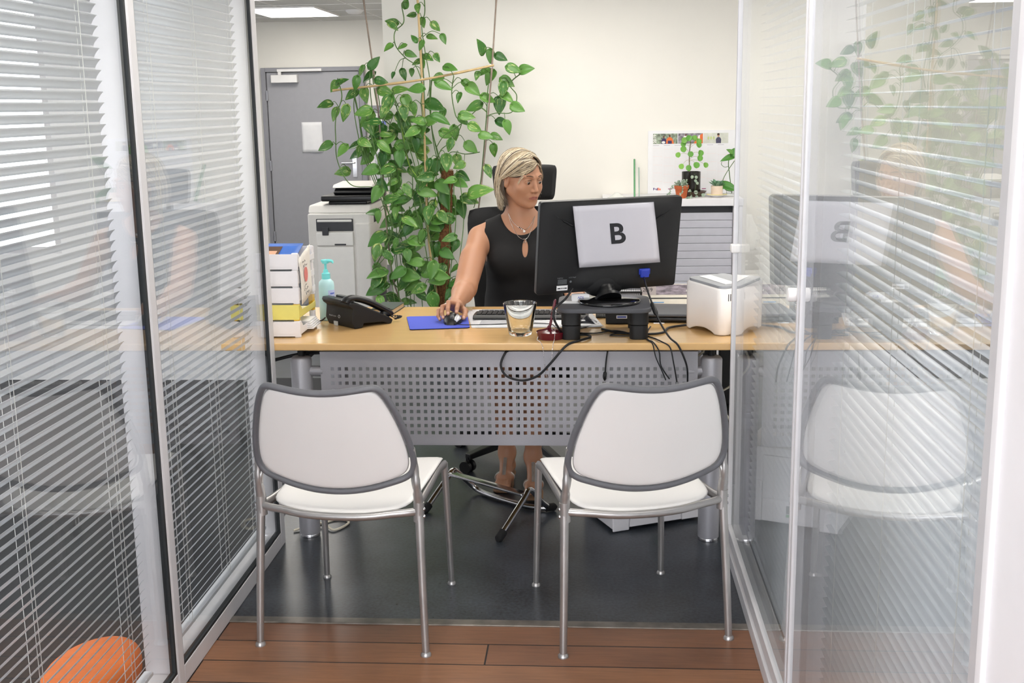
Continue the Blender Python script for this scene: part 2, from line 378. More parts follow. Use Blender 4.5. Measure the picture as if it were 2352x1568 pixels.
# ------------------------------------------------------------------ far grey door
m_door = mat('grey_door_paint', '#a3a3a8', .5, var=.02); m_doorf = mat('grey_door_frame', '#929298', .5, var=.02)
dd = struct(B1('door_2', m_door, None, (-3.19, -2.28, 11.46, 11.5, .01, 1.90), bevel=.004))
B1('door_frame', m_doorf, dd, (-3.24, -3.195, 11.44, 11.5, 0, 1.945), (-2.275, -2.225, 11.44, 11.5, 0, 1.945), (-3.195, -2.275, 11.44, 11.5, 1.905, 1.945), bevel=.003)
for z in (1.68, 1.0, .3): B1('hinge', m_desk_metal, dd, (-3.205, -3.18, 11.44, 11.462, z-.05, z+.05), bevel=.003)
B1('door_closer', m_wht, dd, (-3.13, -2.87, 11.39, 11.46, 1.80, 1.875), bevel=.005)
B1('closer_rail', m_wht, dd, (-3.07, -2.63, 11.41, 11.45, 1.905, 1.93), (-3.06, -3.03, 11.40, 11.43, 1.875, 1.905), bevel=.003)
h = MB(); h.box(-2.37, -2.33, 11.452, 11.46, .88, 1.08); h.tube([(-2.35, 11.46, 1.02), (-2.35, 11.41, 1.02), (-2.47, 11.405, 1.02)], .009, 8)
h.build('door_handle', m_chrome, dd)
s = MB(); s.grid(lambda u, v: (-2.865+.205*u, 11.452+.004*sin(7*u+3*v), 1.125+.295*v), 8, 8)
tag(s.build('notice_sheet', m_paper, None, solid=.0008), 'creased white sheet of paper taped on the grey door', 'paper')
# ------------------------------------------------------------------ ceiling lights
m_diff = mat('lit_diffuser', '#ffffff', .5, emit=('#fffaf2', PANEL_POWER))
def ceiling_light(x0, x1, y0, y1, label):
    t = thing('ceiling_light', label, 'ceiling light', ((x0+x1)/2, (y0+y1)/2, CH), group='square ceiling light panels')
    B1('frame', m_wht, t, (x0, x0+.012, y0, y1, CH-.012, CH), (x1-.012, x1, y0, y1, CH-.012, CH), (x0+.012, x1-.012, y0, y0+.012, CH-.012, CH), (x0+.012, x1-.012, y1-.012, y1, CH-.012, CH))
    B1('diffuser', m_diff, t, (x0+.012, x1-.012, y0+.012, y1-.012, CH-.009, CH-.001))
ceiling_light(-2.94, -2.30, 9.83, 10.83, 'bright white ceiling light panel above the grey far door')
ceiling_light(-.95, .25, 6.1, 6.7, 'added ceiling fill panel in front of the plant and planner wall')  # unseen panel added to brighten the back wall and plant
ceiling_light(-.95, .25, 4.55, 5.15, 'white ceiling light panel over the seated woman and her desk')
ceiling_light(-.95, .25, 2.1, 2.7, 'white ceiling light panel over the two visitor chairs')
ceiling_light(-.95, .25, -.6, 0, 'white ceiling light panel over the aisle behind the camera')
ceiling_light(-2.9, -2.0, 7.6, 8.2, 'white ceiling light panel in the passage behind the tall printer')
ceiling_light(-2.9, -2.0, 8.5, 9.1, 'added ceiling fill panel just this side of the panel by the door')  # extra unseen panel added to lift the dim passage and far door
ceiling_light(-3.2, -2.0, 2.9, 3.5, 'added ceiling fill panel midway along the left room')  # unseen panel added so the left blind slats look brighter
ceiling_light(-3.6, -2.4, 4.2, 4.8, 'white ceiling light panel near the window in the left room')
ceiling_light(-3.6, -2.4, 1.6, 2.2, 'white ceiling light panel over the near end of the left room')
ceiling_light(.95, 1.55, 3.3, 4.5, 'added ceiling fill panel behind the glass door, beside the desk end')  # unseen panel added to light the slat tops behind the door
ceiling_light(.95, 1.55, 1.8, 3.0, 'added ceiling fill panel close behind the right glass')  # unseen panel added close to the right blind to brighten its slats
ceiling_light(1.2, 2.4, 5.6, 6.2, 'white ceiling light panel by the light switch wall, right room')
sd = MB(); sd.lathe([(.075, 0), (.075, -.012), (.055, -.03), (.03, -.036), (0, -.036)], (-2.06, 10.3, CH), 24)
tag(sd.build('smoke_detector', m_wht), 'round white smoke detector on the ceiling beside the lit panel', 'smoke detector')
# notice board by the far door
nb = thing('notice_board', 'tall notice board with coloured leaflets right of the grey door', 'notice board', (-2.0, 11.49, .5))
B1('panel', m_wht, nb, (-2.2, -1.83, 11.47, 11.498, .3, 1.50), bevel=.003); B1('header_strip', m_doorf, nb, (-2.2, -1.83, 11.46, 11.498, 1.50, 1.57), bevel=.003)
for i, (c, x, z, a, b) in enumerate((('#7c86c8', -2.12, 1.18, .2, .24), ('#d9646a', -1.98, .82, .13, .3), ('#c9cbd0', -2.12, .84, .11, .28), ('#e8d9c8', -2.12, .45, .24, .3))):
    B1('leaflet', mat('leaflet_print', c, .6, var=.25, scale=40), nb, (x-.03, x-.03+a, 11.465, 11.471, z, z+b))
# light switch on the back wall, seen through the glass door
sw = thing('light_switch', 'white light switch plate on the cream wall beyond the glass door', 'light switch', (1.251, 7.5, 1.125))
B1('plate', m_wht, sw, (1.202, 1.302, 7.487, 7.502, 1.08, 1.17), bevel=.003); B1('rocker', m_wht, sw, (1.224, 1.280, 7.482, 7.49, 1.095, 1.155), bevel=.002)
# ------------------------------------------------------------------ desk
DZ, DY0, DY1, DX0, DX1 = .738, 3.956, 4.715, -1.32, .68
m_desk = mat('beech_laminate', '#dab279', .2, var=.05, scale=6, stretch=(1.2, 18, 1), spec=.5, coat=.25)
desk = thing('desk', 'long beech desk with silver legs and perforated front panel', 'desk', ((DX0+DX1)/2, (DY0+DY1)/2, 0))
B1('desktop', m_desk, desk, (DX0, DX1, DY0, DY1, DZ-.026, DZ), bevel=.004)
LEGX = (-1.05, .412)
for lx in LEGX:
    for ly in (4.02, 4.63):
        b = MB(); b.lathe([(.034, .012), (.038, .014), (.038, .668), (.036, .672)], (lx, ly, 0), 28)
        l = b.build('leg', m_desk_metal, desk)
        c = MB(); c.lathe([(.036, 0), (.037, .004), (.034, .013), (.03, .014)], (lx, ly, 0), 28); c.build('foot_ring', m_chrome, l)
        c = MB(); c.lathe([(.0365, .668), (.0365, .673), (.03, .679), (0, .680)], (lx, ly, 0), 28); c.build('cap', m_desk_metal, l)
        c = MB(); c.lathe([(.012, .679), (.012, .712)], (lx, ly+.01, 0), 12); c.build('fixing_stud', m_blkm, l)
# perforated modesty panel
PX0, PX1, PZ0, PZ1, PY = -.976, .363, .358, .700, 4.0
NC, NR = 50, 10; px = (1.250)/(NC-1); pz = (.637-.402)/(NR-1); hx0 = -.933
xs = [PX0]; zs = [PZ0]
for i in range(NC): xs += [hx0+i*px-.0062, hx0+i*px+.0062]
xs.append(PX1)
for j in range(NR): zs += [.402+j*pz-.0062, .402+j*pz+.0062]
zs.append(PZ1)
b = MB(); nx = len(xs); vs = [(x, PY, z) for z in zs for x in xs]; fs = []
for j in range(len(zs)-1):
    for i in range(nx-1):
        if i % 2 == 1 and j % 2 == 1: continue
        fs.append((j*nx+i, j*nx+i+1, (j+1)*nx+i+1, (j+1)*nx+i))
b.add(vs, fs, False); pan = b.build('modesty_panel', m_desk_metal, desk, solid=.002)
b = MB(); b.box(PX0, PX1, PY-.002, PY+.018, PZ1-.004, PZ1); b.box(PX0, PX1, PY+.001, PY+.012, PZ0-.003, PZ0); b.build('panel_flange', m_desk_metal, pan)
for lx, s in ((LEGX[0], 1), (LEGX[1], -1)):
    b = MB(); b.cyl((lx+s*.03, 4.02, .625), (lx+s*.082, 4.016, .625), .019, 16); b.build('panel_bracket', m_desk_metal, desk)
B1('dark_infill', m_blkm, desk, (.47, .66, 4.30, 4.34, .43, .70), bevel=.004)  # plain black panel added to keep the space above the tower dark
b = MB()
for lx in LEGX: b.box(lx-.02, lx+.02, 4.05, 4.6, .66, .70)
b.box(LEGX[0], LEGX[1], 4.3, 4.34, .665, .70); b.build('support_rail', m_blkm, desk)

# ------------------------------------------------------------------ visitor chairs
m_shell = mat('white_polypropylene', '#efedeb', .38, var=.012, scale=4)
m_cfr = mat('grey_cast_frame', '#6a6b70', .45, .1, var=.05, scale=40)
m_cal = mat('polished_aluminium', '#b0aead', .32, .75, var=.1, scale=12)
def outline(H):
    half = [(a*.99, .482+(b-.508)*1.127) for a, b in _HALF]
    return half+[(-u, v) for u, v in half[-2:0:-1]]
_HALF = [(0, .508), (.06, .511), (.12, .521), (.17, .534), (.205, .545), (.2255, .559), (.235, .58), (.2355, .61), (.229, .65), (.218, .69), (.205, .73), (.190, .765), (.178, .786), (.166, .799), (.150, .8035), (.12, .8005), (.06, .793), (0, .790)]
def b3(u, v, off=0):
    y = -.232-.075*((v-.54)/.26)-.052*(1-(u/.228)**2)*(.75+.25*(v-.5)/.3)
    return (u, y+off, v)
def make_chair(label):
    t = thing('visitor_chair', label, 'chair', (0, 0, 0), 0, 'white visitor chairs in front of the desk')
    ol = outline(0); cu, cv = 0, .65
    inner = [(cu+(u-cu)*.945, cv+(v-cv)*.93) for u, v in ol]
    K = 7; n = len(inner); sh = MB(); vs = [b3(cu, cv)]
    for k in range(1, K+1):
        for u, v in inner: vs.append(b3(cu+(u-cu)*k/K, cv+(v-cv)*k/K))
    fs = [(0, 1+i, 1+(i+1) % n) for i in range(n)]
    for k in range(K-1):
        for i in range(n): fs.append((1+k*n+i, 1+(k+1)*n+i, 1+(k+1)*n+(i+1) % n, 1+k*n+(i+1) % n))
    sh.add(vs, fs); sh.build('backrest', m_shell, t, solid=.009, sub=1)
    fr = MB(); P = [b3(u*.985, .65+(v-.65)*.975) for u, v in ol]; P = spline(P, 3, True)
    fr.tube(P, 1, 12, closed=True, flat=(.0092, .0102)); fr.build('back_frame', m_cfr, t)
    for s in (-1, 1):
        up = MB()
        up.tube([b3(s*.230, .62), b3(s*.2325, .56), (s*.234, -.236, .51), (s*.2345, -.226, .47), (s*.235, -.220, .438)], [.008, .009, .011, .0135, .0145], 12, k=4)
        up.tube([b3(s*.222, .540, .012), (s*.226, -.236, .520), (s*.229, -.232, .495)], .007, 10, k=3)
        up.build('back_upright', m_cal, t)
    # seat shell
    so = [(0, -.262), (.09, -.258), (.16, -.240), (.2, -.212), (.213, -.17), (.215, -.05), (.214, .1), (.212, .2), (.203, .243), (.18, .258), (.1, .264), (0, .266)]
    so = so+[(-u, v) for u, v in so[-2:0:-1]]
    def s3(u, v): return (u, v, .440+.014*(v+.26)/.52-.013*(1-(u/.215)**2)*(1-max(0, abs(v)-.05)*1.4)-.012*max(0, -(v+.16))/.1+ -.03*max(0, v-.21)/.06)
    n = len(so); K = 7; vs = [s3(0, 0)]
    for k in range(1, K+1):
        for u, v in so: vs.append(s3(u*k/K, v*k/K))
    fs = [(0, 1+i, 1+(i+1) % n) for i in range(n)]
    for k in range(K-1):
        for i in range(n): fs.append((1+k*n+i, 1+(k+1)*n+i, 1+(k+1)*n+(i+1) % n, 1+k*n+(i+1) % n))
    q = MB(); q.add(vs, fs); q.build('seat', m_shell, t, solid=.010, sub=1)
    sf = MB()
    sf.tube([(-.234, -.222, .425), (-.205, -.236, .424), (-.165, -.246, .422), (-.09, -.262, .416), (0, -.267, .414), (.09, -.262, .416), (.165, -.246, .422), (.205, -.236, .424), (.234, -.222, .425)], 1, 12, flat=(.0115, .010), k=4)
    for s in (-1, 1):
        sf.tube([(s*.234, -.222, .425), (s*.222, -.15, .424), (s*.214, .0, .426), (s*.208, .15, .430), (s*.207, .235, .420)], 1, 10, flat=(.014, .009), k=4)
        sf.tube([(s*.236, -.222, .452), (s*.234, -.222, .395)], .0155, 14)
    sf.tube([(-.2, .2, .41), (.2, .2, .41)], .008, 8)
    o = sf.build('seat_frame', m_cal, t)
    for s in (-1, 1):
        bl = MB()
        for z in (.432, .41): bl.lathe([(.005, 0), (.005, .003), (.003, .005), (0, .005)], (s*.249, -.222, z), 10, (s, 0, 0))
        bl.build('bolt', m_chrome, o)
    for s in (-1, 1):
        l = MB(); l.tube([(s*.251, -.256, .004), (s*.244, -.243, .2), (s*.236, -.223, .43)], [.0105, .0118, .0128, .0132], 14); l.lathe([(.0155, 0), (.0155, .006), (.011, .012)], (s*.251, -.256, 0), 16)
        l.build('leg', m_cal, t)
        l = MB(); l.tube([(s*.215, .256, .004), (s*.211, .248, .2), (s*.206, .234, .425)], [.0095, .0105, .0115, .012], 14); l.lathe([(.014, 0), (.014, .005), (.01, .011)], (s*.215, .256, 0), 16)
        l.build('leg', m_cal, t)
    return t
c1 = make_chair('white shell visitor chair on the left, beside the blinds')
def put(o, loc, rz):
    o.location = loc; o.rotation_euler = (0, 0, rz); M = Matrix.Translation(Vector(loc)) @ Matrix.Rotation(rz, 4, 'Z')
    MATS[o.name] = M
    for c in o.children:
        MATS[c.name] = M
put(c1, (-.709, 3.357, 0), radians(-5.5))
loc_copy(c1, (.085, 3.397, 0), radians(15.5), 'white shell visitor chair on the right, turned towards the glass door', 'white visitor chairs in front of the desk')

# ------------------------------------------------------------------ office chair
m_fab = mat('black_mesh_fabric', '#101113', .85, var=.2, scale=300, bump=.3, bscale=600, sheen=.2)
oc = thing('office_chair', 'black office swivel chair with headrest behind the desk', 'chair', (-.31, 5.03, 0))
def pad(name, cx, cy, z0, z1, w0, w1, th, curve, parent, lean=0):
    b = MB()
    def fn(side):
        def f(u, v):
            a = 2*u-1; e = 2*v-1
            w = (w0+(w1-w0)*v)/2
            r = (1-abs(a)**6)**(1/6) if abs(a) < 1 else 0
            zz = (z0+z1)/2+(z1-z0)/2*e*(1-.05*abs(a)**7)
            xx = cx+w*a*(1-.07*abs(e)**7)
            k = max(0, (1-abs(a)**8))*max(0, (1-abs(e)**8))
            return (xx, cy-curve*a*a+lean*(zz-z0)+side*th*sqrt(k), zz)
        return f
    b.grid(fn(1), 18, 18); b.grid(fn(-1), 18, 18)
    return b.build(name, m_fab, parent)
pad('backrest', -.312, 5.23, .55, 1.106, .44, .52, .03, .04, oc)
pad('headrest', -.305, 5.215, 1.135, 1.292, .265, .292, .03, .035, oc)
b = MB(); b.grid(lambda u, v: (-.31+(.49*(u-.5))*(1-.15*abs(2*v-1)**4), 4.80+.46*v, .475-.03*abs(2*u-1)**5-.035*max(0, .25-v)/.25), 14, 12); b.build('seat', m_fab, oc, solid=.05)
b = MB(); b.tube([(-.31, 5.285, .30), (-.31, 5.29, .55), (-.31, 5.275, 1.0), (-.31, 5.25, 1.2)], .016, 8, k=4); b.box(-.36, -.26, 5.0, 5.30, .40, .44); b.build('back_support', m_blk, oc)
for s in (-1, 1):
    b = MB(); b.tube([(-.31+s*.2, 5.08, .42), (-.31+s*.30, 5.08, .43), (-.31+s*.31, 5.08, .60)], .016, 8, k=4); b.box(-.31+s*.31-.035, -.31+s*.31+.035, 5.0, 5.2, .60, .625); b.build('armrest', m_blk, oc, bevel=.008)
b = MB(); b.lathe([(.028, .10), (.028, .42)], (-.31, 5.03, 0), 16); b.build('gas_column', m_blk, oc)
b = MB(); hub = Vector((-.31, 5.03, .10)); b.lathe([(.05, .07), (.05, .12), (.035, .14)], (-.31, 5.03, 0), 20)
a0 = atan2(4.765-5.03, -.56+.31); wh = []
for i in range(5):
    a = a0+i*2*pi/5; d = Vector((cos(a), sin(a), 0)); e = hub+d*.34+Vector((0, 0, -.03)); n_ = Vector((-sin(a), cos(a), 0))
    s0 = [hub+d*.04+n_*q*.024+Vector((0, 0, z)) for q in (-1, 1) for z in (-.02, .025)]
    s1 = [e+n_*q*.017+Vector((0, 0, z)) for q in (-1, 1) for z in (-.012, .012)]
    b.add([*s0, *s1], [(0, 1, 3, 2), (4, 6, 7, 5), (0, 4, 5, 1), (2, 3, 7, 6), (1, 5, 7, 3), (0, 2, 6, 4)], False); wh.append(e)
b.build('star_base', m_blk, oc, bevel=.004)
for e in wh:
    c = MB(); ax = Vector((cos(1.1), sin(1.1), 0))
    for s in (-1, 1): c.cyl(Vector((e.x, e.y, .027))+ax*s*.008, Vector((e.x, e.y, .027))+ax*s*.026, .027, 18)
    c.cyl((e.x, e.y, .03), (e.x, e.y, .068), .008, 8); c.build('caster', m_blk, oc)

# ------------------------------------------------------------------ chrome footrest
fr = thing('footrest', 'chrome tube footrest with black rubber tips under the desk', 'footrest', (-.4, 4.25, 0))
b = MB()
b.tube([(-.345, 3.972, .012), (-.265, 4.155, .098), (-.248, 4.20, .118), (-.233, 4.222, .108), (-.205, 4.262, .055), (-.175, 4.30, .016)], .0112, 12, k=6)
b.build('side_tube', m_chrome, fr)
b = MB(); b.tube([(-.657, 4.262, .012), (-.585, 4.40, .098), (-.567, 4.437, .118), (-.552, 4.455, .110), (-.51, 4.50, .05), (-.47, 4.50, .016), (-.40, 4.43, .013), (-.26, 4.32, .013), (-.175, 4.30, .014)], .0112, 12, k=6)
b.build('side_tube', m_chrome, fr)
b = MB(); d = (Vector((-.262, 4.175, .112))-Vector((-.575, 4.425, .112))); p0 = Vector((-.575, 4.425, .112)); nrm = Vector((-d.y, d.x, 0)).normalized()
v = []
for q, z in ((-.018, -.006), (.018, -.006), (.018, .006), (-.018, .006)): v.append(p0+nrm*q+Vector((0, 0, z)))
for q, z in ((-.018, -.006), (.018, -.006), (.018, .006), (-.018, .006)): v.append(p0+d+nrm*q+Vector((0, 0, z)))
b.add(v, [(0, 3, 2, 1), (4, 5, 6, 7), (0, 1, 5, 4), (1, 2, 6, 5), (2, 3, 7, 6), (3, 0, 4, 7)], False); b.build('cross_bar', m_chrome, fr, bevel=.004)
for a, c in (((-.345, 3.972, .012), (-.331, 4.003, .027)), ((-.657, 4.262, .012), (-.643, 4.288, .026)), ((-.155, 4.31, .016), (-.185, 4.29, .018))):
    b = MB(); a = Vector(a); c = Vector(c); e = (c-a).normalized(); b.tube([a-e*.008+Vector((0, 0, .004)), a, c], [.010, .0155, .0155], 14); b.build('rubber_tip', m_rub, fr)

# ------------------------------------------------------------------ tambour cabinet
m_cab = mat('grey_white_lacquer', '#e1e0e3', .45, var=.015); m_tam = mat('silver_tambour', '#b8b8c1', .4, .1, var=.03)
cb = thing('tambour_cabinet', 'low cabinet with silver roller shutter behind the monitor', 'cabinet', (.46, 7.27, 0))
CX0, CX1, CY0, CY1, CZ = .06, .859, 7.06, 7.49, .984
B1('carcass', m_cab, cb, (CX0, CX0+.022, CY0, CY1, 0, CZ-.044), (CX1-.022, CX1, CY0, CY1, 0, CZ-.044), (CX0+.022, CX1-.022, CY1-.01, CY1, 0, CZ-.044), (CX0+.022, CX1-.022, CY0+.01, CY1-.01, 0, .06), (CX0+.022, CX1-.022, CY0+.03, CY1-.01, .46, .485), bevel=.002)
B1('top_panel', m_cab, cb, (CX0-.004, CX1+.002, CY0-.006, CY1, CZ-.044, CZ), bevel=.003)
b = MB()
for i in range(10):
    z = .899-i*.0464; b.box(CX0+.024, CX1-.024, CY0+.014, CY0+.024, z-.0450, z)
b.build('roller_shutter', m_tam, cb, bevel=.0025)
B1('shutter_slot', m_dgrey, cb, (CX0+.022, CX1-.022, CY0+.05, CY0+.06, .46, CZ-.044))
B1('shutter_handle_rail', m_cab, cb, (CX0+.022, CX1-.022, CY0+.006, CY0+.024, .395, .433), bevel=.004)
B1('lower_shutter', m_tam, cb, (CX0+.024, CX1-.024, CY0+.014, CY0+.024, .06, .39))

# ------------------------------------------------------------------ office printer behind the desk, left
m_prn = mat('printer_cream_plastic', '#dedbd6', .5, var=.02); m_prw = mat('printer_white_panel', '#e9e7e3', .45, var=.02)
pr_ = thing('multifunction_printer', 'tall cream multifunction printer standing by the grey door', 'printer', (-1.67, 7.95, 0))
X0, X1, Y0, Y1 = -1.908, -1.485, 7.66, 8.25
b = MB(); b.box(X0, X1, Y0+.004, Y1, .02, .862); b.prism([(Y0+.02, .862), (Y1, .862), (Y1, .915), (Y0+.06, .915)], X0, X1, 'x'); b.build('body', m_prn, pr_, bevel=.012)
B1('output_slot', m_dgrey, pr_, (X0+.058, X1-.115, Y0-.004, Y0+.006, .745, .828), bevel=.006)
B1('slot_frame', m_prw, pr_, (X0+.066, X1-.123, Y0-.010, Y0+.004, .806, .822), bevel=.004)
b = MB(); b.box(X0+.058, X1-.115, Y0-.014, Y0+.004, .648, .738); b.box(X0+.058, X1-.115, Y0-.010, Y0+.004, .16, .640); p = b.build('front_door', m_prw, pr_, bevel=.007)
B1('door_pull', m_dgrey, p, (X0+.18, X0+.258, Y0-.018, Y0-.010, .651, .662), bevel=.004); B1('stop_tab', m_dgrey, p, (X0+.10, X0+.143, Y0-.02, Y0-.004, .718, .772), bevel=.004)
b = MB()
for z in (.03, .095): b.box(X0+.01, X1-.11, Y0-.008, Y0+.004, z, z+.058)
b.build('paper_drawer', m_prw, pr_, bevel=.006)
b = MB(); b.box(X1-.105, X1+.002, Y0-.006, Y0+.35, .03, .80); b.build('side_cover', m_prn, pr_, bevel=.014)
b = MB()
for i in range(10):
    b.box(X1+.001, X1+.005, Y0+.14+i*.018, Y0+.149+i*.018, .79, .845)
b.build('vents', m_dgrey, pr_); b = MB()
for i in range(10): b.box(X1+.001, X1+.005, Y0+.14+i*.018, Y0+.149+i*.018, .60, .68)
b.build('vents', m_dgrey, pr_)
B1('side_recess', m_dgrey, pr_, (X1, X1+.006, Y0+.14, Y0+.5, .05, .35), bevel=.02)
B1('scanner_bed', m_blk, pr_, (X0+.085, X1+.02, Y0+.05, Y1-.03, .938, .976), (X0+.13, X1-.03, Y0+.08, Y1-.05, .912, .94), bevel=.010)
b = MB(); b.prism([(Y0+.12, .976), (Y0+.10, .995), (Y0+.18, 1.028), (Y1-.12, 1.028), (Y1-.06, .976)], X0+.16, X1, 'x'); fe = b.build('document_feeder', m_blk, pr_, bevel=.01)
b = MB(); b.prism([(Y0+.12, 1.022), (Y0+.18, 1.044), (Y1-.14, 1.05), (Y1-.08, 1.022)], X0+.145, X1, 'x'); b.build('feeder_lid', m_prn, pr_, bevel=.014)
# floor laser printer under the right end of the desk
m_fpr = mat('grey_printer_plastic', '#c9c8cc', .5, var=.02)
fp = thing('laser_printer', 'grey desktop printer standing on the floor under the desk, right', 'printer', (.07, 4.065, 0), atan2(4.213-4.063, .396-.07))
fp_ = rootM(fp)
b = MB(); b.M = fp_; b.box(0, .37, .006, .26, .012, .30); b.box(0, .068, 0, .01, .004, .17); b.box(.285, .37, 0, .01, .012, .17); b.build('body', m_fpr, fp, bevel=.006)
b = MB(); b.M = fp_; b.box(.07, .283, -.001, .008, .016, .10); dw = b.build('paper_tray', m_fpr, fp, bevel=.003)
b = MB(); b.M = fp_; b.box(.155, .19, -.003, .002, .055, .085); la = b.build('latch', m_dgrey, dw); b = MB(); b.M = fp_; b.box(.155, .19, -.005, .001, .042, .052); b.build('green_tab', mat('green_plastic', '#3f8f55', .5), la)
b = MB(); b.M = fp_; b.box(.07, .283, -.001, .008, .106, .27); b.build('front_flap', m_fpr, fp, bevel=.003)
# side table with boxes beyond the glass door
st = thing('side_table', 'small pale side table beyond the glass door', 'table', (.93, 5.1, 0))
B1('table_top', m_cab, st, (.56, 1.02, 4.9, 5.35, .73, .755), bevel=.004)
for x in (.58, 1.0):
    for y in (4.92, 5.33): B1('leg', m_cab, st, (x-.018, x+.018, y-.018, y+.018, 0, .73))
t = thing('white_carton', 'white carton under the grey dispenser, seen beyond the glass door', 'box', (.66, 5.0, .755)); B1('carton_body', m_wht, t, (.617, .703, 4.94, 5.07, .755, .838), bevel=.006); B1('carton_lid', m_wht, t, (.615, .705, 4.938, 5.072, .838, .85), bevel=.003)
t = thing('dispenser', 'grey dispenser box standing on the white carton', 'dispenser', (.66, 5.0, .85)); B1('dispenser_body', mat('mid_grey_plastic', '#7f8285', .45), t, (.617, .705, 4.94, 5.07, .85, .93), bevel=.01); B1('slot', m_wht, t, (.63, .65, 4.936, 4.942, .872, .879), (.63, .65, 4.936, 4.942, .887, .894))
bg = MB()
def bag(u, v):
    a = 2*pi*u; z = .931+.15*v; r = .045*(1-.65*max(0, v-.45)/.55)*(.75+.25*min(1, v*4)); r *= 1+.16*sin(5*a+6*v)+.08*sin(11*a-9*v)
    return (.652+r*cos(a), 5.0+r*.8*sin(a), z)
bg.grid(bag, 40, 14); tag(bg.build('plastic_bag', mat('white_plastic_film', '#eef0ef', .35, alpha=.8), None, solid=.001), 'crumpled white plastic bag on top of the grey dispenser', 'bag')
# orange cushion behind the left blinds
b = MB()
def pouf(u, v):
    a = 2*pi*u; q = pi*(v-.5); r = max(0, cos(q))**.45; z = .065+.065*(abs(sin(q))**.6)*(1 if q > 0 else -1)
    return (-1.365+.12*r*cos(a)*(1+.02*sin(3*a)), 2.83+.19*r*sin(a), .72*z+.001)
b.grid(pouf, 40, 16); tag(b.build('floor_cushion', mat('orange_fabric', '#e8762b', .7, var=.06)), 'orange floor cushion lying behind the left blinds near the camera', 'cushion')
# computer tower under the right end of the desk
ct = thing('computer_tower', 'black computer tower under the right desk end with a red light', 'computer', (.565, 4.40, 0))
B1('case', m_blkm, ct, (.475, .655, 4.22, 4.60, .012, .43), bevel=.006); B1('front_bezel', m_blk, ct, (.478, .652, 4.212, 4.222, .02, .42), bevel=.003)
B1('red_light', mat('red_indicator', '#c22018', .3, emit=('#ff3018', 3)), ct, (.482, .490, 4.209, 4.213, .345, .353))
B1('drive_bay', m_dgrey, ct, (.495, .635, 4.2095, 4.213, .36, .40), bevel=.002)
for x in (.49, .64):
    for y in (4.25, 4.57): B1('foot', m_rub, ct, (x-.012, x+.012, y-.012, y+.012, 0, .013))
# ------------------------------------------------------------------ monitor stand
rs = thing('monitor_riser', 'dark grey plastic monitor riser on four stout legs', 'monitor stand', (.037, 4.13, DZ))
def rrect(x0, x1, y0, y1, r, n=6):
    P = []
    for cx, cy, a in ((x1-r, y1-r, 0), (x0+r, y1-r, pi/2), (x0+r, y0+r, pi), (x1-r, y0+r, 3*pi/2)):
        P += [(cx+r*cos(a+pi/2*i/n), cy+r*sin(a+pi/2*i/n)) for i in range(n+1)]
    return P
m_rise = mat('charcoal_riser_plastic', '#4a4b50', .55, var=.05, scale=300, bump=.05)
b = MB(); b.prism(rrect(-.128, .202, 3.985, 4.29, .05), DZ+.098, DZ+.115, 'z'); b.build('platform', m_rise, rs, bevel=.004)
for x, y in ((-.08, 4.03), (.158, 4.035), (-.08, 4.24), (.158, 4.24)):
    b = MB(); b.prism(rrect(x-.032, x+.032, y-.02, y+.03, .022), DZ, DZ+.05, 'z'); b.prism(rrect(x-.034, x+.034, y-.022, y+.032, .022), DZ+.052, DZ+.098, 'z'); b.build('leg', m_blkm, rs, bevel=.002)
# ------------------------------------------------------------------ monitor, its back to the aisle
mo = thing('monitor', 'black flat monitor seen from behind on the dark riser', 'monitor', (.05, 4.17, DZ+.115))
mc = Vector((.05, 4.17, 1.05)); md = Vector((.9135, .4068, 0)).normalized(); mn0 = Vector((.4068, -.9135, 0)); TA = radians(9)
mu = (mn0*sin(TA)+Vector((0, 0, cos(TA)))).normalized(); mn = md.cross(mu)
if mn.y > 0: mn = -mn
MM = Matrix(((md.x, mu.x, mn.x, mc.x), (md.y, mu.y, mn.y, mc.y), (md.z, mu.z, mn.z, mc.z), (0, 0, 0, 1)))   # local: x right, y up, z towards the aisle
def mbm(): b = MB(); b.M = MM; return b
b = mbm(); b.prism(rrect(-.2655, .2885, -.168, .1705, .012), -.028, -.004, 'z'); b.build('bezel', m_blk, mo, bevel=.003)
b = mbm()
def back(u, v):
    x = -.262+.547*u; y = -.164+.331*v
    e = min(1, min(u, 1-u)*9)*min(1, min(v, 1-v)*9)
    h = .012*(e*(2-e)); r = sqrt(((x-.012)/.15)**2+((y+.135)/.075)**2); h += .02*max(0, 1-r*r)**1.0
    return (x, y, -.004+h)
b.grid(back, 40, 30); b.build('back_shell', m_blkm, mo)
B_ = mbm(); B_.box(-.255, .278, -.158, .160, -.0295, -.0282); B_.build('screen', mat('dark_screen', '#0a0a0c', .15), mo)
b = mbm()   # two curved grooves
for s in (-1, 1):
    P = [(.012+s*.055, .062, .0086), (.012+s*.12, .072, .0086), (.012+s*.17, .092, .0086), (.012+s*.225, .125, .0086)]
    b.tube(P, [.0005, .004, .005, .0005], 6, k=6)
b.build('groove', m_blk, mo)
b = mbm(); b.box(-.193, -.151, -.152, -.134, .0075, .0095); lb = b.build('white_sticker', m_paper, mo)
b = mbm()
for i, (x0, x1) in enumerate(((-.19, -.178), (-.176, -.172), (-.17, -.166), (-.164, -.154))): b.box(x0, x1, -.146, -.142, .0094, .0097)
b.build('sticker_print', m_txt, lb)
def mon_text(s, x, y, size, bold=0):
    return letters('back_print', s, mat('dim_print', '#85888c', .7), mo, mc+md*x+mu*y+mn*.0092, md, mu, size, bold, 'LEFT')
mon_text('FUJITSU', -.192, -.106, .0062); mon_text('LCD Display', -.148, -.1055, .0062)
b = mbm()
for i in range(4): b.box(-.19, -.155, -.114-i*.0045, -.1125-i*.0045, .0078, .0092)
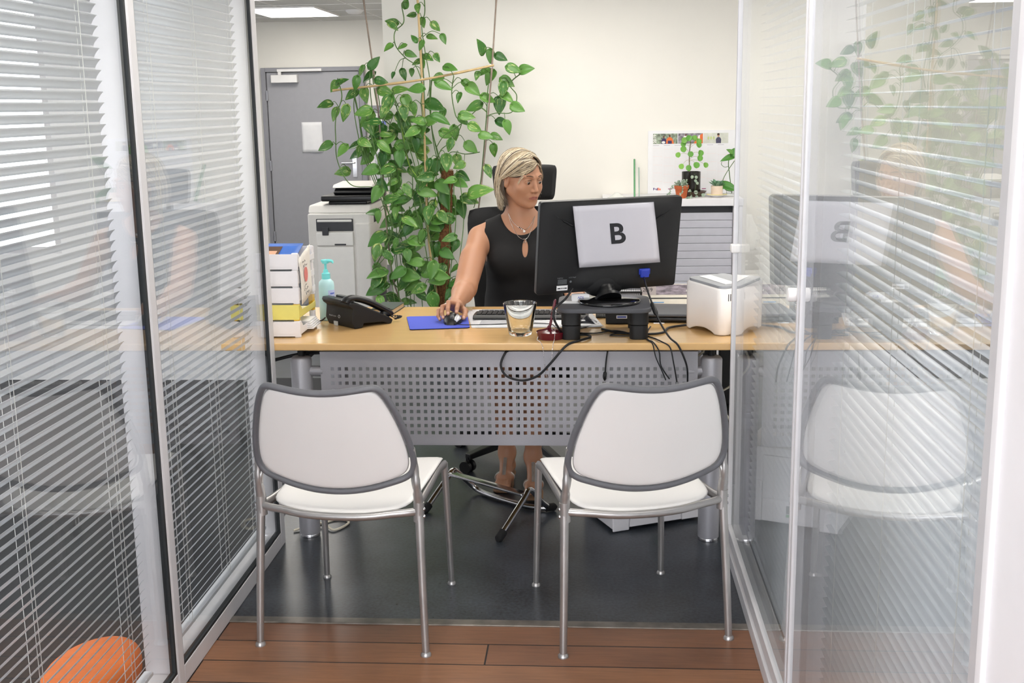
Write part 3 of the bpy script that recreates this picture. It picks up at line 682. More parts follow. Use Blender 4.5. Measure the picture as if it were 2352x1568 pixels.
for i in range(5): b.lathe([(.0042, 0), (.0028, .0001), (.0028, 0)], (-.14+i*.012, -.121, .0089), 10)
b.build('certification_marks', mat('dim_marks', '#7c8084', .7), mo)
b = mbm()
for x in (-.03, .055): b.lathe([(.006, -.004), (.006, .0012), (.0, .0012)], (x, -.143, .0275 if x < 0 else .0215), 12)
b.build('screw_hole', m_rub, mo)
b = mbm(); b.ball((-.004, -.138, .0), (.088, .052, .030), 24, 14); b.build('mount_bulge', m_blkm, mo)
b = MB(); b.tube([(.052, 4.15, DZ+.12), (.046, 4.165, DZ+.14), (.042, 4.178, .90)], [.05, .036, .032], 20, k=4); b.build('neck', m_blk, mo)
b = MB(); b.lathe([(.108, 0), (.112, .003), (.112, .008), (.108, .0115), (.05, .0135), (0, .014)], (.055, 4.128, DZ+.1152), 40)
ms = b.build('foot', mat('glossy_black_plastic', '#0b0b0d', .08, spec=.7, var=.02), mo)
b = mbm(); b.box(.132, .166, -.122, -.092, .004, .022); b.box(.127, .171, -.112, -.090, .006, .018); bb = b.build('video_plug', mat('blue_plug', '#2a3fae', .45), mo, bevel=.003)
# laminated sheet with the letter
m_lam = mat('laminated_sheet', '#c9c8d0', .22, var=.01, bump=.12, bscale=9)
sTL, sTR, sBR, sBL = [mc+md*x+mu*y+mn*z for x, y, z in ((-.1535, .158, .018), (.162, .160, .018), (.2075, -.068, .02), (-.1155, -.0685, .02))]
sg = thing('letter_sign', 'white laminated sheet with a bold black B on the monitor back', 'sign', tuple(sBL))
b = MB(); b.grid(lambda u, v: tuple((sBL.lerp(sBR, u)).lerp(sTL.lerp(sTR, u), v)), 12, 10); b.build('sheet', m_lam, sg, solid=.0012)
b = MB(); E_ = [sBL, sBR, sTR, sTL]
b.tube([p+mn*.0002 for p in E_]+[E_[0]+mn*.0002], .0014, 6, caps=False); b.build('black_border', m_txt, sg)
ex = (sTR-sTL); ey = (sTL-sBL)
vs, fs = text_mesh('B', 1, .021); lx = [v[0] for v in vs]; ly = [v[1] for v in vs]; w_, h_ = max(lx)-min(lx), max(ly)-min(ly); ox, oy = min(lx), min(ly)
b = MB(); O = sBL.lerp(sTL, .355)+ex*.425
b.add([O+ex*((x-ox)/w_*.185)+ey*((y-oy)/h_*.335)+mn*.0016 for x, y, z in vs], fs, False); b.build('letter', m_txt, sg)

# ------------------------------------------------------------------ cables
def cable(label, P, r=.003, name='cable', m=None, k=6, cat='cable', group=None):
    b = MB(); b.tube(P, r, 8, k=k); return tag(b.build(name, m or m_cable), label, cat, group)
cable('thick black power cable looping down in front of the perforated panel', [(-.075, 4.115, .905), (-.10, 4.07, .875), (-.134, 4.0, .855), (-.140, 3.985, .825), (-.124, 4.0, .785), (-.108, 4.04, .752), (-.09, 4.075, DZ+.005), (-.03, 4.085, DZ+.005), (-.012, 4.04, DZ+.005), (-.05, 3.975, DZ+.006), (-.095, 3.945, .732), (-.15, 3.94, .67), (-.195, 3.945, .625), (-.25, 3.95, .607), (-.305, 3.955, .622), (-.325, 3.96, .66), (-.31, 3.972, .70), (-.30, 3.985, .706)], .0042, 'power_cable')
v = cable('black video cable with a ferrite bulge hanging over the desk edge, right', [tuple(mc+md*.149+mu*-.122+mn*.013), (.187, 4.10, .91), (.205, 4.05, .86), (.217, 4.02, .83), (.235, 3.985, .795), (.262, 3.955, .757), (.288, 3.944, .735), (.310, 3.940, .69), (.322, 3.945, .65), (.325, 3.96, .60)], .0034, 'video_cable')
b = MB(); b.tube([(.203, 4.055, .865), (.206, 4.046, .857), (.217, 4.02, .831), (.22, 4.014, .825)], [.004, .0085, .0085, .004], 10); b.build('ferrite_core', m_blk, v)
cable('thin black cable hanging over the desk edge beside the video cable', [(.20, 4.20, DZ+.003), (.19, 4.08, DZ+.003), (.215, 4.02, DZ+.003), (.235, 3.965, DZ+.003), (.262, 3.948, .725), (.275, 3.947, .67), (.288, 3.96, .60)], .0024)
cable('thin black cable dropping over the desk edge left of two others', [(.21, 4.25, DZ+.003), (.18, 4.07, DZ+.003), (.19, 4.0, DZ+.003), (.205, 3.955, DZ+.003), (.225, 3.948, .71), (.232, 3.948, .66), (.262, 3.962, .61)], .0024)
cable('thin black cable hanging just left of the twin cables at the desk edge', [(.175, 4.06, DZ+.003), (.19, 3.99, DZ+.003), (.203, 3.950, .735), (.214, 3.946, .69), (.236, 3.955, .64), (.25, 3.965, .605)], .002)
c = cable('short black cable with an inline plug hanging down the panel centre', [(.05, 3.99, .704), (.047, 3.972, .70), (.042, 3.974, .66), (.038, 3.976, .60)], .0028)
b = MB(); b.tube([(.0395, 3.975, .633), (.0392, 3.975, .629), (.0383, 3.976, .607), (.038, 3.976, .602)], [.003, .0065, .0065, .003], 8); b.build('inline_plug', m_blk, c)
cable('tangle of thin black wires on the desk under the riser', [(.02, 4.30, DZ+.003), (-.08, 4.16, DZ+.003), (.0, 4.12, DZ+.003), (.07, 4.17, DZ+.003), (.12, 4.13, DZ+.003), (.13, 4.075, DZ+.003), (.06, 4.08, DZ+.003), (.08, 4.11, DZ+.004), (.115, 4.10, DZ+.006)], .0022)
cable('flat black cable running under the riser to the white label printer', [(.03, 4.20, DZ+.004), (.08, 4.135, DZ+.004), (.13, 4.11, DZ+.004), (.20, 4.10, DZ+.004), (.25, 4.13, DZ+.004), (.27, 4.20, DZ+.006), (.30, 4.235, DZ+.006), (.345, 4.24, DZ+.01)], .0042)
cable('black mouse wire trailing right across the white papers', [(-.525, 4.275, DZ+.010), (-.49, 4.262, DZ+.009), (-.45, 4.255, DZ+.010), (-.40, 4.27, DZ+.008), (-.32, 4.285, DZ+.008), (-.24, 4.30, DZ+.008), (-.16, 4.27, DZ+.009), (-.13, 4.215, DZ+.003), (-.05, 4.20, DZ+.003)], .0016, 'mouse_wire')
m_wc = mat('ivory_cable', '#cfc9b8', .6)
cable('ivory cable sagging behind the right desk leg', [(.37, 4.06, .672), (.44, 4.10, .705), (.52, 4.14, .70), (.56, 4.15, .62), (.50, 4.16, .54), (.44, 4.2, .48), (.5, 4.2, .40), (.52, 4.2, .3)], .004, m=m_wc)
cable('ivory cable lying coiled on the floor by the left desk leg', [(-1.15, 4.2, .3), (-1.12, 4.12, .06), (-1.05, 4.12, .006), (-.98, 4.18, .006), (-.93, 4.14, .006), (-.97, 4.06, .006), (-1.03, 4.11, .014), (-1.12, 4.05, .006)], .0045, m=m_wc)
cable('black cable running along under the left end of the desk', [(-1.2, 3.99, .655), (-1.08, 4.062, .675), (-.98, 4.03, .69), (-.80, 4.03, .695)], .006)

# ------------------------------------------------------------------ keyboard, papers, mouse and pad
pp = thing('desk_papers', 'loose stack of white printed sheets under the keyboard', 'papers', (-.25, 4.43, DZ))
for i, (dx, dy, r) in enumerate(((0, 0, 0), (.014, -.006, .004), (.022, .004, -.004))):
    b = MB(); z = DZ+.0008+i*.0016; c0 = Vector((-.25+dx, 4.43+dy, z)); q = Matrix.Rotation(r, 3, 'Z')
    b.grid(lambda u, v: tuple(c0+q @ Vector((.47*(u-.5)-.06*(v-.5), .37*(v-.5), .002*max(0, u-.9)*10*max(0, .1-v)*10))), 10, 10); sh = b.build('sheet', m_paper, pp, solid=.001)
m_gp = mat('grey_print', '#9a9ca2', .8)
b = MB()
for i in range(9):
    y = 4.275+i*.012; b.box(-.43, -.43+random.uniform(.08, .3), y, y+.003, DZ+.0058, DZ+.0062)
b.build('printed_lines', m_gp, sh)
b = MB()
for i in range(8):
    y = 4.57+i*.006; b.box(-.45, -.1, y, y+.0015, DZ+.0058, DZ+.0062)
b.build('printed_lines', m_gp, sh)
kb = thing('keyboard', 'black keyboard lying on the white papers in front of the woman', 'keyboard', (-.24, 4.485, DZ+.006))
b = MB(); z = DZ+.0065; b.prism([(4.378, z+.004), (4.383, z), (4.535, z), (4.54, z+.004), (4.53, z+.007), (4.47, z+.012), (4.393, z+.0155)], -.465, -.02, 'x'); b.build('case', m_blk, kb, bevel=.003)
b = MB()
for r_ in range(6):
    for c_ in range(21):
        x = -.452+c_*.0202; y = 4.40+r_*.0205; zz = z+.0155-(y-4.40)*.06
        b.box(x, x+.0165, y, y+.0165, zz-.003, zz+.0035)
b.build('keys', m_blkm, kb)
pd = thing('mouse_pad', 'blue fabric mouse pad under the woman\'s right hand', 'mouse pad', (-.59, 4.36, DZ))
PADP = [(-.682, 4.205), (-.672, 4.20), (-.47, 4.235), (-.462, 4.245), (-.495, 4.475), (-.505, 4.485), (-.725, 4.465), (-.733, 4.455)]
b = MB(); b.prism(PADP, DZ, DZ+.003, 'z'); b.build('rubber_base', m_rub, pd)
b = MB(); b.prism(PADP, DZ+.003, DZ+.0045, 'z'); b.build('fabric_top', mat('royal_blue_fabric', '#3c4fc4', .85, var=.06, scale=400, sheen=.1), pd)
ms = thing('computer_mouse', 'black and silver computer mouse held on the blue pad', 'mouse', (-.535, 4.325, DZ+.0045))
def mouse_surf(k):
    def f(u, v):
        a = pi*u; w = .031*(1-.12*cos(2*pi*v))*sin(pi*min(1, max(0, .06+.88*v)))**.35
        y = 4.275+.104*v; h = .039*max(0, sin(pi*(.0+.90*v)))**.55
        return (-.536+w*cos(a)*(1 if k else 1), y, DZ+.005+h*sin(a)**.75)
    return f
b = MB(); b.grid(mouse_surf(1), 18, 16); b.build('shell', m_blk, ms)
b = MB(); b.prism(rrect(-.565, -.507, 4.278, 4.376, .025), DZ+.0046, DZ+.012, 'z'); b.build('base', m_blk, ms)
b = MB(); b.grid(lambda u, v: tuple(Vector(mouse_surf(1)(.10+.24*u, .10+.34*v))+Vector((.0008, -.0006, .0012))), 8, 8); b.build('side_button', mat('silver_plastic', '#cfd0d3', .3, .3), ms, solid=.002)
b = MB(); b.cyl((-.5395, 4.296, DZ+.028), (-.5325, 4.296, DZ+.028), .008, 14); b.build('scroll_wheel', m_dgrey, ms)

# ------------------------------------------------------------------ tumbler
m_gl = bpy.data.materials.new('clear_glass'); m_gl.use_nodes = True; nt = m_gl.node_tree; nt.nodes.clear()
o_ = nt.nodes.new('ShaderNodeOutputMaterial'); gb = nt.nodes.new('ShaderNodeBsdfGlass'); gb.inputs['IOR'].default_value = 1.47; gb.inputs['Roughness'].default_value = 0; gb.inputs[0].default_value = (.985, .995, .99, 1); nt.links.new(gb.outputs[0], o_.inputs[0])
b = MB(); TX, TY = -.264, 4.105
b.lathe([(0, 0), (.036, 0), (.0405, .003), (.043, .012), (.0605, .114), (.0612, .117), (.0595, .118), (.0575, .115), (.0405, .022), (.034, .014), (0, .012)], (TX, TY, DZ+.0005), 48)
tag(b.build('glass_tumbler', m_gl), 'empty clear glass tumbler near the front edge of the desk', 'glass')
# ------------------------------------------------------------------ pen on its stand, with bead chain
m_mar = mat('maroon_plastic', '#5d1220', .18, var=.04, spec=.6)
pn = thing('counter_pen', 'maroon pen standing in a round weighted base with bead chain', 'pen', (-.152, 4.03, DZ))
b = MB(); b.lathe([(.046, .001), (.0515, .026), (.013, .0325), (.007, .036), (0, .036)], (-.152, 4.045, DZ), 36); b.build('base', m_mar, pn)
a, c = Vector((-.158, 4.045, DZ+.028)), Vector((-.135, 4.055, DZ+.138))
b = MB(); b.tube([a+(c-a)*t for t in (0, .1, .2, .45, .5, .95, 1)], [.0035, .004, .0048, .0048, .005, .0052, .004], 12); pe = b.build('pen', m_mar, pn)
b = MB(); q = a+(c-a)*.62; b.tube([q, q+(c-a)*.02], .0056, 12); b.build('ring', m_chrome, pe)
b = MB(); b.tube([(-.185, 4.05, DZ+.029), (-.165, 4.045, DZ+.034), (-.157, 4.046, DZ+.045)], [.002, .004, .005], 8); b.build('holder', m_mar, pn)
def beads(P, k):
    b = MB(); Q = spline(P, k)
    d = 0; last = Q[0]; b.ball(last, .0017, 6, 4)
    for q in Q[1:]:
        if (q-last).length >= .0052: b.ball(q, .0017, 6, 4); last = q
    b.tube(Q, .0005, 4); return b
bch = beads([tuple(c), (-.133, 4.05, DZ+.10), (-.134, 4.02, DZ+.06), (-.137, 3.985, DZ+.012), (-.142, 3.947, .728), (-.148, 3.95, .66), (-.158, 3.962, .617), (-.166, 3.962, .62), (-.170, 3.955, .66), (-.176, 3.947, .722), (-.186, 3.965, DZ+.003), (-.198, 4.0, DZ+.003), (-.195, 4.03, DZ+.012)], 40)
bch.build('bead_chain', m_chrome, pn)

# ------------------------------------------------------------------ telephone
te = thing('telephone', 'black desk telephone seen from behind, handset on its cradle', 'telephone', (-.95, 4.33, DZ))
TM = Matrix(((.707, .707, 0, -1.03), (-.707, .707, 0, 4.345), (0, 0, .90, DZ), (0, 0, 0, 1)))   # local x along the back, y towards the user
def tb(): b = MB(); b.M = TM; return b
b = tb()
b.prism([(.012, 0), (.045, 0), (.052, .018), (.14, .012), (.165, 0), (.178, 0), (.186, .016), (.17, .03), (.02, .108), (-.008, .112), (-.012, .100), (.006, .085), (.0, .03)], 0, .185, 'x'); bd = b.build('body', m_blkm, te, bevel=.004)
b = tb(); b.prism([(-.012, .104), (.015, .108), (.17, .03), (.176, .036), (.02, .119), (-.008, .119)], -.004, .125, 'x'); b.build('top_cover', m_blk, te, bevel=.003)
b = tb(); b.box(.03, .10, .03, .05, .108, .125); b.build('display_hinge', m_blk, te, bevel=.004)
b = tb(); b.tube([(.158, -.012, .112), (.158, .0, .124), (.158, .03, .125), (.158, .09, .103), (.158, .15, .068), (.158, .18, .048), (.158, .19, .035)], 1, 14, flat=(.014, .022), k=5)
b.tube([(.158, .012, .115), (.158, .004, .133)], [.022, .018], 14); b.tube([(.158, .165, .038), (.158, .172, .066)], [.022, .018], 14); hs = b.build('handset', m_blk, te)
b = tb(); P = []
for i in range(90):
    t_ = i/89; a_ = i*1.05; cx = .16-.05*t_; cy = .21+.02*sin(t_*6); P.append((cx+.006*cos(a_)+.025*sin(5*t_), cy+.006*sin(a_), .012+.010*sin(t_*pi)+.003*sin(a_)))
b.tube([(.16, .187, .03), (.165, .2, .02)]+P, .0019, 6); b.build('coiled_cord', m_cable, te)
o_ = TM @ Vector((.085, -.0005, .045))
px_ = TM.to_3x3() @ Vector((1, 0, 0)); q = TM @ Vector((.055, .0005, .043)); nn_ = TM.to_3x3() @ Vector((0, -1, 0))
letters('maker_print', 'Alcatel-Lucent', m_ltxt, te, q+nn_*.003, px_, (0, 0, 1), .0085)
b = tb(); b.tube([(.098+.006*cos(k*2*pi/16), -.0016, .044+.006*sin(k*2*pi/16)) for k in range(16)], .0009, 5, closed=True); b.build('round_mark', m_ltxt, te)
b = tb(); b.box(.058, .08, -.001, .004, .0015, .02); b.build('clear_tab', mat('clear_plastic', '#e8eaea', .2, alpha=.5), te)
cable('black telephone wire leaving towards the letter trays', [(-1.035, 4.36, DZ+.02), (-1.055, 4.37, DZ+.006), (-1.085, 4.39, DZ+.004), (-1.12, 4.42, DZ+.004)], .003)

# ------------------------------------------------------------------ letter trays
m_try = mat('white_tray_plastic', '#e3e1e4', .42, var=.015); m_yel = mat('yellow_translucent_tray', '#ebe07c', .35, alpha=.9, var=.04); m_yel2 = mat('amber_tray_post', '#dfb63e', .35, var=.05)
tnames = ['lowest white letter tray on the desk, sheets sticking out', 'yellow translucent letter tray, second from the bottom of the stack', 'white letter tray resting directly on the yellow tray', 'white letter tray just under the top tray of the stack', 'topmost white letter tray holding a blue brochure']
TX1, TX0, TY0, TY1 = -1.058, -1.31, 4.062, 4.315
for i in range(5):
    m = m_yel if i == 1 else m_try; z = DZ+.0005+i*.0612; dx = (0, -.001, .001, 0, .002)[i]
    t = thing('letter_tray', tnames[i], 'letter tray', ((TX0+TX1)/2, (TY0+TY1)/2, z), group='letter trays stacked on the desk')
    b = MB(); x0, x1 = TX0+dx, TX1+dx
    b.box(x0, x1, TY0, TY1, z+.010, z+.0125); b.box(x0, x1, TY0, TY0+.003, z+.004, z+.0585)
    b.box(x0, x0+.003, TY0+.003, TY1, z+.010, z+.0585)
    if i == 4: b.box(x0+.003, x1, TY1-.003, TY1, z+.010, z+.0585)
    b.prism([(TY0+.003, z+.010), (TY1, z+.010), (TY1, z+.034), (TY1-.04, z+.032), (TY0+.05, z+.036), (TY0+.02, z+.0585), (TY0+.003, z+.0585)], x1-.003, x1, 'x'); b.build('shell', m, t, bevel=.001)
    for x in (x0+.012, x1-.012):
        for y in (TY0+.012, TY1-.012): b = MB(); b.prism(rrect(x-.011, x+.011, y-.011, y+.011, .006, 3), z, z+.0606, 'z'); b.build('corner_post', m_yel2 if i == 1 else m, t, bevel=.001)
for i, (z, dx, lab) in enumerate(((DZ+.014, .012, 'white sheets poking out of the lowest letter tray'),)):
    b = MB(); b.box(TX0+.03, TX1+.03, TY0+.08, TY1-.03, z, z+.012); b.build('x', m_paper) if 0 else None
    t = thing('paper_stack', lab, 'papers', (-1.18, 4.2, z)); b = MB()
    for k in range(5): b.box(TX0+.03+k*.002, TX1+.024-k*.004, TY0+.1+k*.002, TY1-.03-k*.003, z+k*.006, z+k*.006+.0045)
    b.build('sheets', m_paper, t)
zt = DZ+4*.0612+.014
br = thing('brochure', 'blue brochure with a printed portrait in the top letter tray', 'brochure', (-1.17, 4.2, zt))
b = MB(); b.grid(lambda u, v: (TX0+.02+.20*u, 4.085+.21*v, zt+.004+.052*v**1.3), 8, 8); bro = b.build('cover', mat('blue_print', '#3d6cc0', .45, var=.08), br, solid=.003)
b = MB(); b.grid(lambda u, v: (TX0+.05+.10*u, 4.085+.21*(.45+.4*v), zt+.0075+.052*(.45+.4*v)**1.3+.0001), 8, 6); b.build('portrait_hair', mat('brown_print', '#5b4332', .5), bro)
b = MB(); b.grid(lambda u, v: (TX0+.06+.08*u, 4.085+.21*(.35+.3*v), zt+.0085+.052*(.35+.3*v)**1.3), 8, 6); b.build('portrait_face', mat('tan_print', '#d8a98a', .5), bro)
# note sheet with the red dot, in a clear sleeve on the side of the trays
ns = thing('note_sheet', 'handwritten note with a large red dot taped to the tray stack', 'note', (-1.05, 4.18, .9))
xs_ = TX1+.0055
b = MB(); b.grid(lambda u, v: (xs_+.004*sin(2.5*u+4*v)*v, 4.074+.165*u+.01*(1-v), .870+.150*v+.030*u*v-.016*(1-v)*(1-u)+.008*u), 8, 8); b.build('sheet', mat('note_paper', '#e6e1d8', .8), ns, solid=.0008)
m_red = mat('red_ink', '#dc5a50', .7); b = MB(); b.prism([(4.148+.022*cos(k*2*pi/28), .958+.027*sin(k*2*pi/28)) for k in range(28)], xs_+.0035, xs_+.0055, 'x'); b.build('red_dot', m_red, ns)
m_ink = mat('dark_ink', '#4a4644', .8); b = MB(); random.seed(11)
for yy, zz, n_ in ((4.095, 1.005, 6), (4.11, .99, 7), (4.12, .918, 4), (4.11, .903, 7), (4.13, .888, 6)):
    P = [(xs_+.005, yy+j*.0045, zz+random.uniform(-.005, .006)+.1*j*.0045) for j in range(n_*2)]; b.tube(P, .0008, 4)
b.build('handwriting', m_ink, ns)
b = MB(); b.grid(lambda u, v: (xs_+.008+.004*sin(3*u), 4.07+.19*u, .855+.19*v), 6, 6); b.build('clear_sleeve', mat('clear_film', '#f2f4f4', .12, alpha=.16, spec=.8), ns)
# ------------------------------------------------------------------ hand sanitiser
sa = thing('pump_bottle', 'turquoise pump bottle of hand gel between trays and telephone', 'bottle', (-1.04, 4.425, DZ))
m_aq = mat('pale_aqua_plastic', '#c4eef0', .35, var=.02, trans=.1); m_tq = mat('turquoise_pump', '#7adada', .4)
b = MB(); b.lathe([(.026, 0), (.0305, .004), (.0305, .135), (.028, .150), (.018, .160), (.013, .163)], (-1.04, 4.425, DZ+.0005), 32); b.build('bottle', m_aq, sa)
b = MB(); b.lathe([(.0165, .158), (.0165, .183), (.010, .187), (.009, .197), (.005, .198), (.005, .225)], (-1.04, 4.425, DZ), 24); b.lathe([(.012, .222), (.014, .228), (.014, .236), (0, .239)], (-1.04, 4.425, DZ), 20)
b.tube([(-1.055, 4.425, DZ+.232), (-1.03, 4.42, DZ+.233), (-1.012, 4.415, DZ+.232), (-1.008, 4.413, DZ+.224)], [.0055, .0065, .0055, .004], 10, k=4); b.build('pump', m_tq, sa)
b = MB(); b.grid(lambda u, v: (-1.04+.0312*cos(-1.15+1.3*u), 4.425+.0312*sin(-1.15+1.3*u), DZ+.05+.07*v), 10, 4); lb = b.build('label', mat('pale_blue_label', '#c3cdf0', .5), sa)
b = MB()
for i in range(4): b.grid(lambda u, v: (-1.04+.0315*cos(-.9+.7*u), 4.425+.0315*sin(-.9+.7*u), DZ+.062+.014*i+.006*v), 6, 1)
b.build('label_print', mat('blue_label_print', '#6678c8', .6), lb)
# notebook at the back of the desk
nb_ = thing('notebook', 'small dark notebook at the far edge of the desk behind the telephone', 'notebook', (-.83, 4.62, DZ))
nm = Matrix.Translation(Vector((-.835, 4.62, DZ))) @ Matrix.Rotation(radians(-6), 4, 'Z')
b = MB(); b.M = nm; b.box(-.045, .045, -.085, .085, .0005, .004); b.box(-.045, .045, -.085, .085, .019, .0225); b.build('cover', mat('dark_green_cover', '#33403a', .5), nb_, bevel=.001)
b = MB(); b.M = nm; b.box(-.041, .043, -.082, .082, .004, .019); b.build('pages', mat('page_edge', '#b9a98c', .8), nb_)
# ------------------------------------------------------------------ label printer (white)
lp = thing('label_printer', 'white label printer with grey lid at the right end of the desk', 'printer', (.45, 4.2, DZ))
LM = Matrix.Translation(Vector((.447, 4.06, DZ))) @ Matrix.Rotation(radians(-57), 4, 'Z')    # front corner at origin; left face runs along -x, right face along +y
LA = radians(128)
def L3(x, y, z): return LM @ Vector((x, y, z))
b = MB(); b.M = LM
def body(u, v):
    pass
pl = []
_q = rrect(-.215, 0, 0, .19, .026, 6)
for i in range(len(_q)):
    a_, c_ = Vector(_q[i]), Vector(_q[(i+1) % len(_q)]); k_ = max(1, int((c_-a_).length/.012))
    pl += [tuple(a_.lerp(c_, j/k_)) for j in range(k_)]
n = len(pl); vs = []; fs = []; rows = []
def top(x, y): return .168-.020*((x+.1075)/.1075)**2*0+.012*(-x/.215)+.0*y
def bot(x, y): return .002+.017*max(0, 1-((x+.115)/.075)**2)**.8*(1 if y < .05 or y > .15 else 0)+.016*max(0, 1-((y-.10)/.06)**2)**.8*(1 if x > -.03 or x < -.19 else 0)
for k, (ins, f) in enumerate(((.006, 0), (0, .04), (0, .96), (.006, 1.0))):
    for x, y in pl:
        cx, cy = -.1075, .095; sx = (x-cx)*(1-ins/.1)+cx; sy = (y-cy)*(1-ins/.1)+cy
        vs.append((sx, sy, bot(x, y)+(top(x, y)-bot(x, y))*f))
for k in range(3):
    for i in range(n): fs.append((k*n+i, k*n+(i+1) % n, (k+1)*n+(i+1) % n, (k+1)*n+i))
b.add(vs, fs, True); b.add(vs[:n], [tuple(range(n-1, -1, -1))], False); b.add(vs[3*n:], [tuple(range(n))], False)
b.build('body', mat('glossy_white_plastic', '#efebe8', .25, var=.01), lp)
b = MB(); b.M = LM
tl = [((x+.1075)*.93-.1075, (y-.095)*.93+.095) for x, y in pl]
vs = [(x, y, top(x, y)+.0005) for x, y in tl]+[(x, y, top(x, y)+.010) for x, y in tl]
b.add(vs, [tuple(range(n, 2*n))]+[(i, (i+1) % n, n+(i+1) % n, n+i) for i in range(n)], False); ld = b.build('lid', mat('mid_grey_lid', '#9b9ea3', .35), lp, bevel=.002)
b = MB(); b.M = LM; vs = [(x, y, top(x, y)+.0105) for x, y in ((-.19, .05), (-.03, .04), (-.03, .09), (-.19, .10))]; b.add(vs+[(x, y, z+.002) for x, y, z in vs], [(4, 5, 6, 7), (0, 1, 5, 4), (1, 2, 6, 5), (2, 3, 7, 6), (3, 0, 4, 7)], False); b.build('paper_slot_cover', m_wht, ld)
b = MB(); b.M = LM
for i in range(9): b.box(-.0005, .0008, .03+i*.009, .033+i*.009, .125, .150)
b.build('vents', m_dgrey, lp)
b = MB(); b.M = LM; b.lathe([(.004, 0), (.004, .001), (0, .001)], (-.20, .0, .14), 12, (0, -1, 0)); b.build('button', m_wht, lp)
b = MB(); a = L3(.0, .055, .032); b.tube([a+Vector((-.012, .012, .004)), a+Vector((.012, -.010, .002))], .007, 10); b.tube([a+Vector((.0, -.006, .0)), a+Vector((-.004, -.022, -.016)), a+Vector((.004, -.024, -.026)), a+Vector((.03, -.006, -.028))], .0025, 8, k=5); b.build('power_plug', m_cable, lp)
# ------------------------------------------------------------------ things behind the riser
cl = thing('desk_calendar', 'tent desk calendar reading 2019 standing behind the monitor', 'calendar', (.33, 4.62, DZ))
y0_ = 4.60; lean = .05
def cp(x, z, o=0): return (x, y0_+lean*(z-DZ)/.10-o, z)
b = MB(); b.add([cp(.19, DZ+.001), cp(.42, DZ+.001), cp(.42, DZ+.10), cp(.19, DZ+.10)], [(0, 1, 2, 3)], False); fr_ = b.build('front_page', mat('cream_page', '#e3ddcf', .7), cl, solid=.002)
b = MB(); b.add([(.19, 4.70, DZ+.001), (.42, 4.70, DZ+.001), (.42, y0_+lean, DZ+.10), (.19, y0_+lean, DZ+.10)], [(0, 1, 2, 3)], False); b.build('back_page', m_paper, cl, solid=.002)
b = MB(); b.add([cp(.19, DZ+.06, .0015), cp(.42, DZ+.06, .0015), cp(.42, DZ+.098, .0015), cp(.19, DZ+.098, .0015)], [(0, 1, 2, 3)], False); b.build('photo_strip', mat('grey_photo_print', '#8d838c', .5, var=.6, scale=35, stretch=(1, 1, 3)), fr_)
b = MB(); b.add([cp(.19, DZ+.06, .002), cp(.25, DZ+.06, .002), cp(.25, DZ+.098, .002), cp(.19, DZ+.098, .002)], [(0, 1, 2, 3)], False); b.build('year_field', mat('grey_beige_print', '#b4aaa8', .6), fr_)
letters('year', '2019', m_txt, fr_, cp(.216, DZ+.078, .003), (1, 0, 0), (0, lean/.1, 1), .02)
b = MB(); b.add([cp(.192, DZ+.045, .002), cp(.418, DZ+.045, .002), cp(.418, DZ+.049, .002), cp(.192, DZ+.049, .002)], [(0, 1, 2, 3)], False); b.build('dark_rule', m_txt, fr_)
b = MB()
for x, z, w_ in ((.20, .012, .05), (.23, .03, .05), (.30, .022, .08), (.25, .012, .06)): b.add([cp(x, DZ+z, .002), cp(x+w_, DZ+z, .002), cp(x+w_, DZ+z+.003, .002), cp(x, DZ+z+.003, .002)], [(0, 1, 2, 3)], False)
b.build('blue_bars', mat('light_blue_print', '#4f9bd8', .6), fr_)
lt = thing('laptop', 'closed dark grey laptop lying between the riser and the label printer', 'laptop', (.36, 4.42, DZ))
lm = Matrix.Translation(Vector((.375, 4.44, DZ))) @ Matrix.Rotation(radians(-6), 4, 'Z')
b = MB(); b.M = lm; b.box(-.17, .17, -.12, .12, .006, .022); b.build('base', m_blk, lt, bevel=.005)
b = MB(); b.M = lm; b.box(-.17, .17, -.12, .12, .0225, .034); b.build('lid', mat('dark_grey_lid', '#4b4d53', .4, .2), lt, bevel=.005)
b = MB(); b.M = lm; [b.cbox((x, y, .003), (.02, .02, .006)) for x in (-.14, .14) for y in (-.09, .09)]; b.build('foot', m_rub, lt)
tag(B1('card_scrap', m_paper, None, (.225, .265, 4.318, 4.338, DZ+.0005, DZ+.0012)), 'small white scrap lying against the laptop', 'paper')
mb = thing('mesh_basket', 'black wire mesh pen basket behind the monitor foot', 'basket', (.09, 4.5, DZ))
b = MB(); x0, x1, y0, y1, z0, z1 = .01, .185, 4.44, 4.56, DZ+.002, DZ+.10
for i in range(26):
    x = x0+(x1-x0)*i/25
    for y in (y0, y1): b.tube([(x, y, z0), (x, y, z1)], .0012, 4, caps=False)
for i in range(18):
    y = y0+(y1-y0)*i/17
    for x in (x0, x1): b.tube([(x, y, z0), (x, y, z1)], .0012, 4, caps=False)
for i in range(14):
    z = z0+(z1-z0)*i/13; b.tube([(x0, y0, z), (x1, y0, z), (x1, y1, z), (x0, y1, z), (x0, y0, z)], .0012, 4, caps=False)
b.build('wire_mesh', m_blk, mb)
b = MB(); b.tube([(x0, y0, z1), (x1, y0, z1), (x1, y1, z1), (x0, y1, z1)], .003, 8, closed=True); b.tube([(x0, y0, z0+.002), (x1, y0, z0+.002), (x1, y1, z0+.002), (x0, y1, z0+.002)], .003, 8, closed=True); b.build('rim', m_blk, mb)
B1('bottom', m_blk, mb, (x0, x1, y0, y1, z0-.001, z0+.001))
bx = thing('black_box', 'small black box with blue and white label under the riser', 'box', (.12, 4.36, DZ))
